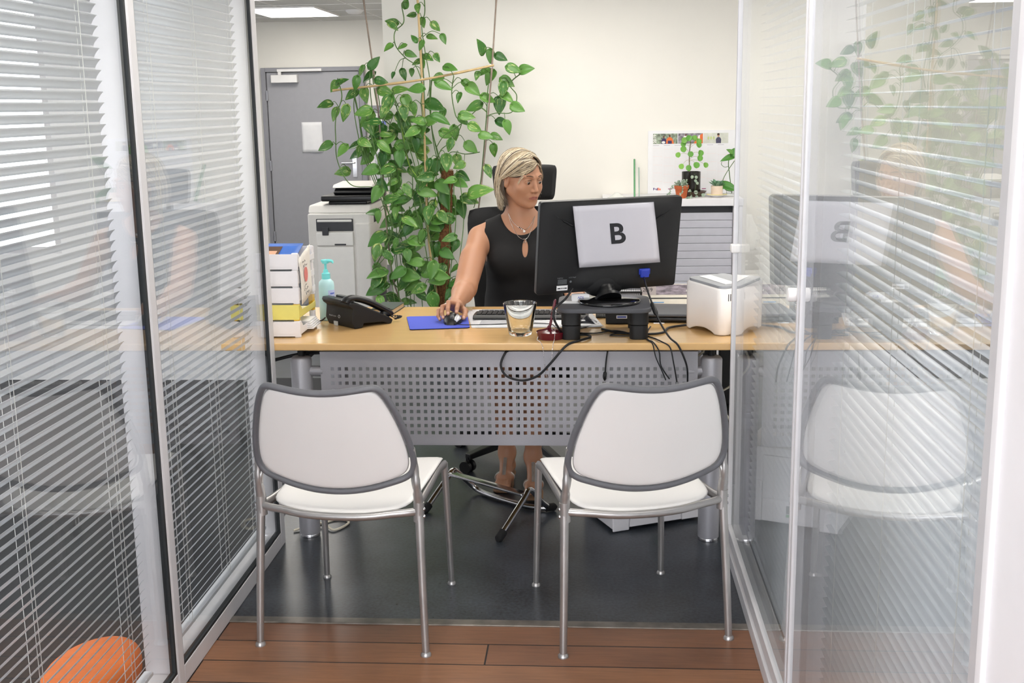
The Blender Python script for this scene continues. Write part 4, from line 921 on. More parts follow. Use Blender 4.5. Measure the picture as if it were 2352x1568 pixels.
B1('case', m_blkm, bx, (.045, .165, 4.31, 4.37, DZ+.0005, DZ+.045), bevel=.004); B1('label', m_paper, bx, (.085, .125, 4.3085, 4.31, DZ+.022, DZ+.034)); B1('label_stripe', mat('blue_stripe', '#4657a8', .6), bx, (.088, .122, 4.308, 4.3086, DZ+.025, DZ+.031))
b = MB(); b.grid(lambda u, v: (-.055+.08*u, 4.30+.05*v+.01*sin(6*u), DZ+.002+.035*(1-abs(2*u-.8))*(.5+.5*sin(3*v+5*u))**.5 if u > .02 else DZ+.002), 16, 10); tag(b.build('crumpled_foil', mat('grey_film', '#8a8a90', .3, .3)), 'crumpled grey plastic film lying under the riser', 'wrapper')
cd = thing('card_box', 'small white card box with blue lettering on the riser', 'box', (-.06, 4.22, DZ+.115)); zc = DZ+.1152
cm = Matrix.Translation(Vector((-.052, 4.17, zc))) @ Matrix.Rotation(radians(4), 4, 'Z')
b = MB(); b.M = cm; b.prism([(-.022, 0), (.02, 0), (.004, .025), (-.006, .025)], -.028, .036, 'x'); bb = b.build('carton', m_paper, cd, bevel=.001)
letters('print', 'ADI', mat('violet_blue_print', '#8086c4', .6), cd, cm @ Vector((.004, -.0155, .0125)), cm.to_3x3() @ Vector((1, 0, 0)), cm.to_3x3() @ Vector((0, .55, .83)), .013, .0003)
tag(B1('white_card', m_paper, None, (-.115, -.05, 4.10, 4.15, zc, zc+.001)), 'blank white card lying flat on the riser edge', 'card')
LEAVES = [(-1.127,7.214,2.168,0.062,281),(-1.045,7.14,2.123,0.055,90),(-1.113,7.304,2.101,0.055,181),(-1.224,7.223,2.057,0.076,204),(-1.178,7.048,2.021,0.069,32),(-1.034,7.257,2.049,0.062,75),(-0.948,7.222,2.022,0.069,38),(-1.064,7.072,1.951,0.055,243),(-0.979,7.283,1.965,0.062,0),(-0.9,7.192,1.947,0.062,66),(-1.029,7.11,1.906,0.062,121),(-1.227,7.101,1.9,0.062,156),(-1.141,7.091,1.902,0.055,162),(-1.093,7.149,1.86,0.069,12),(-1.083,7.263,1.817,0.062,172),(-0.997,7.213,1.84,0.069,22),(-0.928,7.075,1.834,0.055,58),(-1.049,7.312,1.809,0.055,78),(-0.671,7.099,1.899,0.097,259),(-0.631,7.309,1.843,0.083,93),(-0.558,7.284,1.838,0.076,17),(-0.854,7.128,1.776,0.09,4),(-0.704,7.191,1.728,0.055,109),(-0.664,7.215,1.751,0.09,163),(-0.638,7.303,1.717,0.097,120),(-0.467,7.095,1.762,0.09,10),(-0.397,7.124,1.762,0.09,-21),(-0.514,7.156,1.688,0.09,22),(-0.542,7.114,1.641,0.083,98),(-0.513,7.124,1.594,0.09,27),(-0.635,7.204,1.59,0.09,17),(-0.573,7.23,1.547,0.103,93),(-0.447,7.058,1.534,0.09,19),(-0.769,7.269,1.671,0.083,43),(-0.729,7.235,1.646,0.097,33),(-0.816,7.175,1.599,0.062,110),(-0.888,7.089,1.67,0.103,16),(-0.965,7.313,1.723,0.076,168),(-1.119,7.306,1.756,0.048,89),(-1.164,7.277,1.744,0.069,68),(-1.219,7.194,1.739,0.041,121),(-1.317,7.143,1.82,0.09,-54),(-1.388,7.276,1.735,0.09,152),(-1.42,7.053,1.69,0.083,103),(-1.419,7.215,1.77,0.069,124),(-1.266,7.073,1.705,0.076,5),(-1.609,7.3,1.679,0.076,122),(-1.516,7.136,1.711,0.076,-41),(-1.502,7.29,1.629,0.09,146),(-1.408,7.257,1.621,0.09,81),(-1.261,7.205,1.642,0.103,12),(-1.184,7.263,1.66,0.103,-23),(-1.064,7.05,1.655,0.097,190),(-1.246,7.098,1.558,0.117,114),(-1.135,7.211,1.568,0.103,62),(-1.087,7.135,1.532,0.083,70),(-0.96,7.193,1.554,0.124,12),(-0.737,7.232,1.544,0.103,167),(-0.754,7.09,1.491,0.09,0),(-1.658,7.216,1.57,0.09,181),(-1.596,7.233,1.509,0.083,113),(-1.502,7.085,1.515,0.097,109),(-1.393,7.063,1.525,0.103,177),(-1.395,7.189,1.476,0.117,130),(-1.332,7.049,1.465,0.09,191),(-1.331,7.206,1.432,0.076,96),(-1.145,7.168,1.424,0.076,81),(-1.057,7.081,1.472,0.09,208),(-0.907,7.049,1.471,0.117,13),(-0.784,7.134,1.462,0.069,39),(-0.706,7.077,1.42,0.083,21),(-0.891,7.198,1.384,0.09,12),(-0.85,7.217,1.383,0.09,81),(-0.64,7.07,1.372,0.083,1),(-0.586,7.144,1.363,0.076,9),(-0.552,7.277,1.438,0.09,17),(-0.513,7.08,1.417,0.083,67),(-1.247,7.279,1.369,0.09,14),(-1.265,7.167,1.348,0.097,133),(-1.127,7.233,1.356,0.09,38),(-1.037,7.174,1.35,0.103,17),(-1.349,7.172,1.306,0.103,92),(-1.378,7.072,1.34,0.083,15),(-1.501,7.309,1.316,0.076,168),(-1.489,7.302,1.266,0.103,168),(-1.531,7.09,1.293,0.09,133),(-1.647,7.116,1.318,0.097,170),(-1.579,7.283,1.156,0.09,179),(-0.864,7.058,1.316,0.076,102),(-0.739,7.14,1.299,0.09,36),(-0.612,7.226,1.276,0.076,92),(-1.294,7.126,1.222,0.103,105),(-1.414,7.237,1.231,0.09,146),(-1.26,7.274,1.147,0.11,-14),(-1.193,7.256,1.166,0.076,10),(-1.05,7.24,1.238,0.09,38),(-0.837,7.222,1.212,0.083,76),(-0.933,7.279,1.149,0.083,83),(-0.798,7.193,1.121,0.083,26),(-0.805,7.131,1.083,0.09,16),(-0.641,7.17,1.152,0.083,64),(-1.076,7.221,1.117,0.124,99),(-1.066,7.137,1.073,0.097,128),(-0.917,7.137,1.059,0.11,41),(-0.683,7.138,1.038,0.152,-27),(-0.768,7.284,0.973,0.11,10),(-0.911,7.166,0.983,0.124,79),(-0.829,7.308,0.908,0.11,64),(-1.33,7.08,1.025,0.103,123),(-1.235,7.096,0.998,0.103,-21),(-1.402,7.302,0.902,0.09,193),(-1.286,7.119,1.077,0.083,50),(-1.061,7.242,0.904,0.103,111),(-0.925,7.157,0.873,0.11,197),(-1.294,7.259,0.842,0.117,166),(-1.13,7.185,0.829,0.124,1),(-1.35,7.125,0.744,0.124,155),(-0.966,7.257,0.757,0.117,-12),(-1.086,7.116,0.73,0.103,8),(-1.352,7.095,0.535,0.124,176),(-1.382,7.163,0.424,0.138,168),(-1.126,7.091,0.522,0.124,2),(-0.991,7.232,0.653,0.083,108),(-1.108,7.241,0.602,0.097,33),(-1.328,7.103,0.35,0.081,70),(-1.275,7.172,1.295,0.099,37),(-1.442,7.19,1.283,0.079,107),(-0.871,7.236,0.687,0.08,114),(-0.882,7.322,0.895,0.086,6),(-1.06,7.11,0.76,0.084,112),(-1.257,7.346,0.324,0.064,20),(-1.246,7.34,0.831,0.094,127),(-1.183,7.371,0.308,0.084,-20),(-0.976,7.156,0.811,0.077,20),(-1.069,7.152,0.384,0.089,39),(-1.269,7.31,0.339,0.108,30),(-1.162,7.212,0.884,0.066,117),(-1.158,7.255,0.494,0.089,198),(-1.355,7.1,0.473,0.079,181),(-1.173,7.176,0.789,0.104,148),(-1.142,7.279,1.476,0.07,194),(-1.069,7.197,1.294,0.095,200),(-1.082,7.278,0.733,0.102,109),(-1.217,7.061,0.54,0.106,158),(-0.894,7.106,0.752,0.09,171),(-1.212,7.233,0.336,0.066,174),(-1.056,7.272,1.199,0.065,187),(-0.992,7.076,0.355,0.109,79),(-1.062,7.103,0.757,0.08,109),(-1.264,7.112,1.309,0.097,35),(-1.07,7.15,1.393,0.094,25),(-1.361,7.089,0.477,0.101,131),(-0.882,7.104,1.104,0.08,180),(-0.912,7.238,0.701,0.097,84),(-0.937,7.151,0.864,0.116,-15),(-0.982,7.117,0.49,0.102,181),(-1.354,7.1,1.425,0.096,64),(-0.861,7.094,0.476,0.092,164),(-1.024,7.197,1.456,0.106,167),(-1.037,7.105,1.422,0.097,95),(-0.972,7.181,1.176,0.103,98),(-0.87,7.176,0.553,0.066,153),(-1.262,7.072,0.648,0.074,42),(-1.001,7.172,0.937,0.087,119),(-1.068,7.092,0.422,0.072,44),(-0.922,7.21,1.072,0.093,17),(-0.995,7.071,0.551,0.112,103),(-1.117,7.276,1.141,0.089,47),(-1.16,7.276,0.565,0.103,42),(-1.239,7.27,1.281,0.097,183),(-1.171,7.151,0.71,0.103,189),(-1.333,7.127,1.333,0.066,167),(-1.344,7.079,0.664,0.106,110),(-1.005,7.289,1.464,0.077,1),(-1.338,7.138,1.416,0.067,103),(-1.172,7.265,1.464,0.111,51),(-1.184,7.135,0.693,0.114,-24),(-1.236,7.334,1.417,0.075,28),(-1.101,7.306,0.866,0.092,40),(-1.032,7.345,0.393,0.117,147),(-1.344,7.307,1.356,0.108,88),(-1.274,7.283,1.367,0.107,155),(-0.996,7.075,1.198,0.075,103),(-1.198,7.16,0.457,0.104,140),(-1.147,7.201,0.437,0.108,161),(-1.175,7.32,0.631,0.084,60),(-1.358,7.219,1.446,0.081,4),(-1.323,7.076,0.886,0.071,107),(-1.264,7.197,0.484,0.083,102),(-1.14,7.09,1.507,0.092,80),(-0.977,7.199,0.667,0.087,100),(-1.172,7.199,0.99,0.088,-20),(-1.012,7.093,0.893,0.108,103),(-1.418,7.245,1.277,0.09,105),(-1.22,7.124,0.974,0.094,95),(-1.021,7.272,1.079,0.113,39),(-1.234,7.326,0.921,0.09,6),(-1.144,7.15,1.322,0.113,-10),(-0.934,7.259,0.945,0.107,100),(-1.098,7.067,1.401,0.1,159),(-1.054,7.281,0.899,0.088,7),(-1.182,7.316,0.385,0.083,141),(-1.22,7.085,0.719,0.069,119),(-1.157,7.357,0.81,0.079,175),(-1.212,7.366,1.434,0.112,198),(-1.153,7.089,0.801,0.07,114),(-1.084,7.181,1.017,0.104,153),(-1.097,7.095,0.436,0.101,163),(-1.285,7.158,1.23,0.078,144),(-1.328,7.192,0.438,0.074,164),(-1.088,7.196,0.839,0.092,59),(-1.142,7.369,1.01,0.074,9),(-1.264,7.164,1.387,0.069,-9),(-0.9,7.104,0.655,0.092,20),(-1.134,7.357,1.291,0.076,199),(-0.932,7.061,0.525,0.1,5),(-1.031,7.094,1.127,0.105,180),(-1.106,7.356,0.514,0.115,166),(-1.248,7.164,1.09,0.073,165),(-1.177,7.098,1.235,0.096,88),(-1.102,7.17,0.703,0.104,118),(-0.936,7.3,1.498,0.074,104),(-1.125,7.305,1.35,0.069,18),(-1.129,7.076,1.044,0.086,57),(-1.316,7.37,0.703,0.094,111),(-0.925,7.138,0.878,0.088,45),(-1.264,7.065,1.517,0.077,124),(-1.329,7.13,0.484,0.116,100),(-0.906,7.251,0.951,0.109,132),(-1.298,7.309,1.495,0.087,179),(-1.259,7.195,0.76,0.103,-3),(-1.378,7.321,0.395,0.073,89),(-1.249,7.371,1.153,0.117,65),(-1.208,7.176,1.022,0.064,167),(-1.288,7.28,0.585,0.066,109),(-1.159,7.218,1.288,0.081,108),(-0.958,7.36,0.948,0.066,67),(-1.145,7.179,1.42,0.105,58),(-1.215,7.094,0.912,0.085,103),(-0.864,7.137,0.433,0.094,81),(-1.224,7.214,0.868,0.102,0),(-1.19,7.289,0.581,0.077,83),(-1.346,7.183,0.555,0.082,35),(-1.272,7.099,1.175,0.112,173),(-0.826,7.157,1.192,0.073,164),(-1.069,7.229,0.744,0.085,159),(-0.941,7.104,0.548,0.083,100),(-1.117,7.074,0.856,0.104,21),(-0.863,7.144,0.458,0.079,-21),(-1.143,7.068,0.646,0.077,80),(-1.058,7.34,0.55,0.113,-19),(-0.954,7.174,0.811,0.07,102),(-1.018,7.268,0.679,0.065,107),(-1.008,7.131,1.033,0.115,4),(-1.359,7.289,0.647,0.08,174),(-0.917,7.278,0.643,0.079,119),(-1.192,7.341,1.208,0.081,191),(-1.12,7.362,0.952,0.081,153),(-1.19,7.085,0.985,0.087,173),(-1.294,7.353,0.724,0.073,168),(-0.903,7.106,0.403,0.078,132),(-1.152,7.272,0.874,0.086,-14),(-1.02,7.123,0.523,0.087,3),(-0.891,7.097,1.209,0.105,86),(-1.049,7.246,1.397,0.067,164),(-1.078,7.143,1.318,0.086,86),(-1.008,7.191,1.15,0.11,4),(-1.368,7.09,1.172,0.103,166),(-1.334,7.195,1.4,0.114,158),(-0.911,7.363,0.719,0.089,10),(-1.108,7.09,0.61,0.099,194),(-1.237,7.236,1.067,0.116,102),(-1.302,7.263,1.273,0.113,113),(-1.379,7.36,1.437,0.089,135)]
VINES = [[(-1.061,7.233,2.252),(-1.049,7.23,2.042),(-1.04,7.221,1.888),(-1.036,7.24,1.711),(-1.033,7.22,1.518),(-1.039,7.229,1.349),(-1.036,7.24,1.103),(-1.03,7.234,0.854),(-1.009,7.215,0.604),(-1.006,7.218,0.09)],[(-1.016,7.213,2.226),(-1.01,7.188,2.108),(-1.036,7.223,2.03),(-1.017,7.189,1.887),(-0.992,7.19,1.709),(-1.007,7.187,1.614)],[(-1.11,7.178,2.167),(-1.148,7.188,2.157),(-1.135,7.16,2.051),(-1.195,7.182,1.995),(-1.188,7.158,1.912),(-1.133,7.177,1.841),(-1.071,7.164,1.792),(-1.038,7.168,1.686),(-1.046,7.156,1.567)],[(-0.604,7.191,1.879),(-0.621,7.217,1.774),(-0.64,7.2,1.644),(-0.65,7.21,1.513),(-0.665,7.212,1.368),(-0.68,7.206,1.223),(-0.703,7.221,1.063),(-0.744,7.223,0.928)],[(-0.422,7.147,1.745),(-0.503,7.169,1.677),(-0.46,7.139,1.605),(-0.492,7.151,1.511),(-0.59,7.15,1.506),(-0.647,7.173,1.489)],[(-1.537,7.142,1.682),(-1.529,7.146,1.61),(-1.571,7.145,1.491),(-1.571,7.115,1.359),(-1.578,7.153,1.249),(-1.534,7.128,1.14),(-1.479,7.15,1.077),(-1.365,7.142,1.07),(-1.314,7.132,1.039)],[(-1.352,7.228,1.799),(-1.342,7.214,1.679),(-1.315,7.23,1.474),(-1.277,7.221,1.279),(-1.231,7.229,1.044),(-1.214,7.225,0.794),(-1.173,7.232,0.54),(-1.145,7.207,0.093)],[(-1.457,7.159,1.633),(-1.443,7.191,1.525),(-1.403,7.19,1.294),(-1.347,7.193,1.134),(-1.274,7.161,0.926),(-1.236,7.181,0.674),(-1.222,7.178,0.357),(-1.164,7.164,0.102)],[(-1.212,7.163,1.617),(-1.179,7.158,1.473),(-1.155,7.134,1.329),(-1.115,7.157,1.158),(-1.108,7.15,0.987),(-1.051,7.14,0.74),(-1.023,7.15,0.487),(-1.019,7.133,0.108)],[(-0.838,7.133,1.729),(-0.856,7.159,1.623),(-0.834,7.156,1.492),(-0.799,7.163,1.456),(-0.85,7.153,1.349),(-0.938,7.15,1.277),(-0.966,7.145,1.108)],[(-0.981,7.203,1.709),(-0.999,7.212,1.566),(-0.992,7.219,1.421),(-0.957,7.206,1.275),(-0.925,7.216,1.152),(-0.901,7.191,0.981),(-0.921,7.199,0.732),(-0.969,7.222,0.476),(-0.989,7.194,0.095)],[(-0.789,7.107,1.133),(-0.841,7.137,1.144),(-0.853,7.111,1.036),(-0.847,7.125,0.863),(-0.878,7.124,0.616),(-0.944,7.139,0.106)],[(-1.171,7.178,1.449),(-1.159,7.158,1.353),(-1.132,7.189,1.193),(-1.048,7.188,1.082),(-0.975,7.182,0.983),(-1.032,7.191,0.796)],[(-0.697,7.202,1.272),(-0.784,7.208,1.261),(-0.87,7.198,1.275),(-0.917,7.174,1.228)],[(-1.293,7.246,1.474),(-1.203,7.214,1.412),(-1.104,7.209,1.375),(-0.991,7.22,1.445)],[(-1.381,7.127,1.524),(-1.349,7.116,1.356),(-1.295,7.121,1.162),(-1.288,7.112,0.992),(-1.247,7.129,0.829),(-1.302,7.124,0.681),(-1.373,7.141,0.554)],[(-0.645,7.153,1.513),(-0.69,7.185,1.537),(-0.764,7.182,1.479),(-0.838,7.174,1.42),(-0.911,7.155,1.373),(-0.963,7.163,1.301)],[(-1.099,7.17,0.96),(-1.174,7.155,0.888),(-1.206,7.172,0.762),(-1.188,7.185,0.61),(-1.092,7.182,0.457),(-1.078,7.189,0.097)]]
# ------------------------------------------------------------------ climbing pothos
def leaf_mat(name, g0, g1, yel, amount=.5):
    m = mat(name, g0, .38, spec=.5, coat=.12); nt = m.node_tree; b = nt.nodes['Principled BSDF']; N = nt.nodes.new; K = nt.links.new
    a = N('ShaderNodeAttribute'); a.attribute_name = 'leaf'; sp = N('ShaderNodeSeparateXYZ'); K(a.outputs['Vector'], sp.inputs[0])
    r = N('ShaderNodeValToRGB'); r.color_ramp.elements[0].color = lin(g0); r.color_ramp.elements[1].color = lin(g1); K(sp.outputs['Z'], r.inputs[0])
    cb = N('ShaderNodeCombineXYZ')
    def M(op, x, v=None, y=None):
        n = N('ShaderNodeMath'); n.operation = op; K(x, n.inputs[0])
        if v is not None: n.inputs[1].default_value = v
        if y is not None: K(y, n.inputs[1])
        return n.outputs[0]
    K(M('MULTIPLY', sp.outputs['X'], 2.2), cb.inputs[0]); K(M('MULTIPLY', sp.outputs['Y'], 3.2), cb.inputs[1]); K(M('MULTIPLY', sp.outputs['Z'], 61), cb.inputs[2])
    no = N('ShaderNodeTexNoise'); no.inputs['Scale'].default_value = 1.3; no.inputs['Detail'].default_value = 3; K(cb.outputs[0], no.inputs['Vector'])
    h = M('FRACT', M('MULTIPLY', sp.outputs['Z'], 17.3))
    th = M('MULTIPLY', h, .22*amount*2)
    s = M('ADD', no.outputs['Fac'], None, th)
    mr = N('ShaderNodeMapRange'); K(s, mr.inputs[0]); mr.inputs[1].default_value = .68; mr.inputs[2].default_value = .80
    mx = N('ShaderNodeMix'); mx.data_type = 'RGBA'; K(mr.outputs[0], mx.inputs[0]); K(r.outputs[0], mx.inputs[6]); mx.inputs[7].default_value = lin(yel)
    K(mx.outputs[2], b.inputs['Base Color'])
    # thin leaves let light through
    tr = N('ShaderNodeBsdfTranslucent'); K(mx.outputs[2], tr.inputs[0]); ms = N('ShaderNodeMixShader'); ms.inputs[0].default_value = .22
    K(b.outputs[0], ms.inputs[1]); K(tr.outputs[0], ms.inputs[2]); K(ms.outputs[0], nt.nodes['Material Output'].inputs[0])
    return m
m_leaf = leaf_mat('pothos_leaf', '#346b2a', '#6da048', '#cfd98a', .3)
m_stem = mat('green_stem', '#4f7036', .5, var=.25); m_bam = mat('bamboo_cane', '#c3a878', .5, var=.15, scale=30, stretch=(1, 1, .2)); m_dcane = mat('grey_brown_cane', '#8d7d70', .6, var=.2, scale=30)
class Foliage:
    def __init__(s): s.v = []; s.f = []; s.a = []
    def leaf(s, base, d, nrm, L, wid=.78, rnd=None, heart=True, cup=.12, droop=.25):
        d = Vector(d).normalized(); nrm = Vector(nrm); nrm = (nrm-d*nrm.dot(d)).normalized(); w = d.cross(nrm); base = Vector(base)
        rnd = random.random() if rnd is None else rnd; o = len(s.v); NU, NV = 10, 6
        for i in range(NU+1):
            u = i/NU
            if heart: half = wid*.5*L*(sin(pi*min(1, u**.62))**.85 if u < 1 else 0)*(1-.15*u)+.0004
            else: half = wid*.5*L*sqrt(max(0, 1-(2*u-1)**2))+.0004
            for j in range(NV+1):
                q = 2*j/NV-1
                back = -.16*L*(abs(q)**1.5)*(1-u)**3*1.2 if heart else 0
                z = cup*L*(abs(q)**1.6)*half/(wid*.5*L)-droop*L*u*u
                s.v.append(tuple(base+d*(u*L+back)+w*(half*q)+nrm*z)); s.a.append((u, abs(q), rnd))
        for i in range(NU):
            for j in range(NV): s.f.append((o+i*(NV+1)+j, o+(i+1)*(NV+1)+j, o+(i+1)*(NV+1)+j+1, o+i*(NV+1)+j+1))
    def build(s, name, m, parent):
        Mi = rootM(parent).inverted(); me = bpy.data.meshes.new(name); me.from_pydata([tuple(Mi @ Vector(p)) for p in s.v], [], s.f)
        me.polygons.foreach_set('use_smooth', [True]*len(me.polygons)); a = me.attributes.new('leaf', 'FLOAT_VECTOR', 'POINT'); a.data.foreach_set('vector', [c for q in s.a for c in q])
        me.materials.append(m); o = bpy.data.objects.new(name, me); COL.objects.link(o); o.parent = parent; MATS[o.name] = rootM(parent)
        k = o.modifiers.new('thick', 'SOLIDIFY'); k.thickness = .0007
        return o
random.seed(21)
pl_ = thing('climbing_pothos', 'tall climbing pothos with variegated leaves tied to bamboo canes', 'plant', (-.93, 7.22, 0))
b = MB(); b.lathe([(.14, 0), (.16, .01), (.18, .25), (.185, .27), (.172, .27), (.165, .23), (0, .23)], (-.93, 7.22, 0), 36); po = b.build('pot', mat('anthracite_pot', '#4b4c4e', .55), pl_)
b = MB(); b.lathe([(.165, .225), (.1, .238), (0, .242)], (-.93, 7.22, 0), 24); b.build('soil', mat('dark_soil', '#2a1f18', .95, var=.4, scale=120, bump=.6), po)
def cane(P, r, m, nm='bamboo_cane'):
    b = MB(); n = 26; Q = [Vector(P[0]).lerp(Vector(P[1]), i/n) for i in range(n+1)] if len(P) == 2 else spline(P, 8); rr = []
    for i, q in enumerate(Q): rr.append(r*(1.25 if i % 6 == 0 else 1))
    b.tube(Q, rr, 8); return b.build(nm, m, pl_)
cane(((-.95, 7.22, .15), (-1.026, 7.19, .711), (-1.034, 7.18, 1.407), (-1.043, 7.18, 1.924), (-1.056, 7.18, 2.37)), .0075, m_bam)
cane(((-1.02, 7.22, .15), (-1.255, 7.2, .45), (-1.315, 7.18, 1.542), (-1.378, 7.18, 2.185), (-1.39, 7.18, 2.37)), .0052, m_dcane)
cane(((-.84, 7.22, .15), (-.707, 7.19, .952), (-.627, 7.18, 1.609), (-.577, 7.18, 2.168), (-.56, 7.18, 2.37)), .0052, m_dcane)
cane(((-1.588, 7.165, 1.656), (-1.05, 7.16, 1.709), (-.597, 7.17, 1.789)), .007, m_bam)
for x, z, y in ((-1.326, 1.678, 7.17), (-1.037, 1.711, 7.17), (-.617, 1.784, 7.175)):
    b = MB(); b.tube([(x+.009*cos(k*pi/4), y, z+.009*sin(k*pi/4)) for k in range(8)], .004, 6, closed=True); b.build('tie', m_wht, pl_)
# coir moss pole
b = MB()
def pole(u, v):
    a = 2*pi*u; z = .22+.94*v; r = .034*(1+.10*sin(9*a+40*v)+.08*sin(5*a-63*v)+.05*sin(17*a+120*v))
    return (-.963+.061*v+r*cos(a), 7.22+r*sin(a), z)
b.grid(pole, 40, 90); mp_ = b.build('moss_pole', mat('brown_coir', '#6e4a2c', .95, var=.45, scale=90, bump=.8, bscale=300), pl_)
b = MB()
for i in range(260):
    a = random.uniform(0, 6.28); z = random.choice([random.uniform(1.03, 1.16), random.uniform(.4, 1.15)]); r = .033
    p = Vector((-.963+.065*(z-.22)+r*cos(a), 7.22+r*sin(a), z)); q = p+Vector((cos(a+.8)*.012, sin(a+.8)*.012, random.uniform(-.01, .012)))
    b.tube([p, p.lerp(q, .5)+Vector((0, 0, .003)), q], .0007, 3)
for i in range(60):
    a = random.uniform(0, 6.28); r = random.uniform(0, .032); p = Vector((-.902+r*cos(a), 7.22+r*sin(a), 1.155)); b.tube([p, p+Vector((random.uniform(-.01, .01), random.uniform(-.01, .01), .014))], .0008, 3)
b.build('coir_fibres', mat('orange_brown_fibre', '#9a6a3c', .9), mp_)
VP = []; b = MB(); b2 = MB()
for i, v in enumerate(VINES):
    Q = spline(v, 8); tgt = b2 if i == 12 else b
    tgt.tube(Q, [.0036, .0028], 6); VP += Q[::2]
    if i in (6, 7, 8, 10, 11, 15):
        for k in range(2):
            j = Vector((random.uniform(-.05, .05), random.uniform(-.04, .04), 0)); b.tube(spline([Vector(p)+j*min(1, n_/2)*(1 if n_ < len(v)-1 else .4)+Vector((random.uniform(-.012, .012), 0, 0)) for n_, p in enumerate(v)], 8), [.0032, .0024], 6)
b2.build('young_shoot', mat('yellow_green_stem', '#9cc24a', .5), pl_)
fo = Foliage(); pt = b
for x, y, z, L, a in LEAVES:
    L *= 1.0; ar = radians(a); d = Vector((cos(ar), random.uniform(-.55, .15), -sin(ar)*.9-.12)).normalized()
    c = Vector((x, y, z)); base = c-d*L*.5
    nrm = Vector((random.uniform(-.45, .45), -1, random.uniform(.15, 1.0)))
    if d.cross(nrm).length < .2: nrm = Vector((.3, -1, .2))
    fo.leaf(base, d, nrm, L, random.uniform(.66, .82), droop=random.uniform(.1, .3), cup=random.uniform(.05, .16))
    k = min(VP, key=lambda q: (q-base).length)
    if (k-base).length < .4:
        mid = k.lerp(base, .5)+Vector((0, -.008, .016+.1*(k-base).length)); pt.tube([k, mid, base], [.0024, .0018], 5, k=4)
fo.build('foliage', m_leaf, pl_); b.build('vine_stems', m_stem, pl_)

# ------------------------------------------------------------------ plants on the cabinet
CT = 1.1175
m_terra = mat('terracotta', '#bf6238', .7, var=.08)
# pilea in a dark glass jar on a brown saucer
PX_, PYY = .462, 5.60
pi_ = thing('pilea', 'pilea with round coin leaves in a dark glass jar on the cabinet', 'plant', (PX_, PYY, CT))
b = MB(); b.lathe([(.0, .0), (.055, 0), (.072, .022), (.074, .024), (.068, .024), (.053, .006), (0, .005)], (PX_, PYY, CT), 32); b.build('saucer', mat('dark_brown_saucer', '#5a463b', .4), pi_)
b = MB(); b.lathe([(.0, .006), (.042, .006), (.0445, .012), (.0445, .115), (.0425, .115), (.0425, .100), (0, .100)], (PX_, PYY, CT), 32); b.build('jar', mat('smoky_dark_glass', '#262420', .12, var=.3, scale=40, stretch=(1, 1, .2)), pi_)
b = MB(); b.tube([(PX_-.008, PYY, CT+.10), (PX_-.010, PYY, CT+.2), (PX_-.004, PYY, CT+.255)], [.0028, .0018], 8, k=3); sm_ = b.build('stem', mat('brown_green_stem', '#6e6a3c', .6), pi_)
m_pil = leaf_mat('pilea_leaf', '#4c9a35', '#8fc653', '#9ccb58', .1)
fo = Foliage(); b = MB()
for dx, dz, at in ((-.032, .262, .235), (-.012, .272, .25), (.014, .272, .25), (.034, .257, .235), (.034, .240, .225), (-.036, .245, .225), (-.038, .222, .20), (-.062, .196, .19), (-.004, .198, .185), (.042, .203, .19), (.038, .18, .175), (-.046, .142, .17), (-.012, .134, .16), (.022, .148, .165), (.068, .146, .17)):
    yv = random.uniform(-.045, .0); c = Vector((PX_-.004+dx, PYY+yv-.02, CT+dz)); s0 = Vector((PX_-.008, PYY, CT+at)); L = random.uniform(.026, .031)
    b.tube([s0, s0.lerp(c, .5)+Vector((0, 0, .010)), c], .0007, 5, k=4)
    out = (c-s0).normalized(); nrm = Vector((out.x*.5, -1, .35)); u_ = Vector((random.uniform(-.4, .4), 0, -1)); u_ = (u_-nrm*u_.dot(nrm)/nrm.length_squared).normalized()
    fo.leaf(c-u_*L*.5, u_, nrm, L, random.uniform(.85, 1.0), heart=False, cup=.14, droop=.05, rnd=random.uniform(.2, 1))
fo.build('coin_leaves', m_pil, pi_); b.build('leaf_stalks', mat('pale_stalk', '#b0ae76', .6), pi_)
# trailing plant in terracotta
tp = thing('trailing_plant', 'small trailing string plant in a terracotta pot beside the dark jar', 'plant', (.407, 5.46, CT))
b = MB(); b.lathe([(.0, .0), (.023, 0), (.0295, .042), (.033, .042), (.0345, .058), (.031, .058), (.03, .05), (0, .05)], (.407, 5.46, CT), 28); b.build('pot', m_terra, tp)
fo = Foliage(); b = MB(); m_suc = leaf_mat('grey_green_leaf', '#7f9a86', '#b4c4ae', '#d4d8c0', .3)
def trail(P, n):
    Q = spline(P, 8); b.tube(Q, .0007, 4)
    for i in range(n):
        q = Q[int(random.uniform(0, len(Q)-1))]; dv = Vector((random.uniform(-1, 1), random.uniform(-1, .2), random.uniform(-.6, .8))); fo.leaf(q, dv, (0, -1, .4), random.uniform(.006, .010), .8, heart=False)
for i in range(26):
    a = random.uniform(0, 6.28); r = random.uniform(.01, .034); trail([(.407, 5.46, CT+.05), (.407+.5*r*cos(a), 5.46+.5*r*sin(a), CT+.066), (.407+r*cos(a), 5.46+r*sin(a), CT+random.uniform(.058, .085))], 7)
trail([(.39, 5.45, CT+.06), (.365, 5.44, CT+.055), (.35, 5.435, CT+.03), (.335, 5.43, CT+.012), (.31, 5.43, CT+.004), (.285, 5.43, CT+.003)], 26)
trail([(.42, 5.44, CT+.058), (.44, 5.425, CT+.04), (.45, 5.42, CT+.008), (.44, 5.415, CT+.003), (.42, 5.412, CT+.003)], 22)
trail([(.41, 5.43, CT+.058), (.405, 5.42, CT+.035), (.40, 5.418, CT+.02)], 8)
fo.build('trailing_leaves', m_suc, tp); b.build('runners', m_stem, tp)
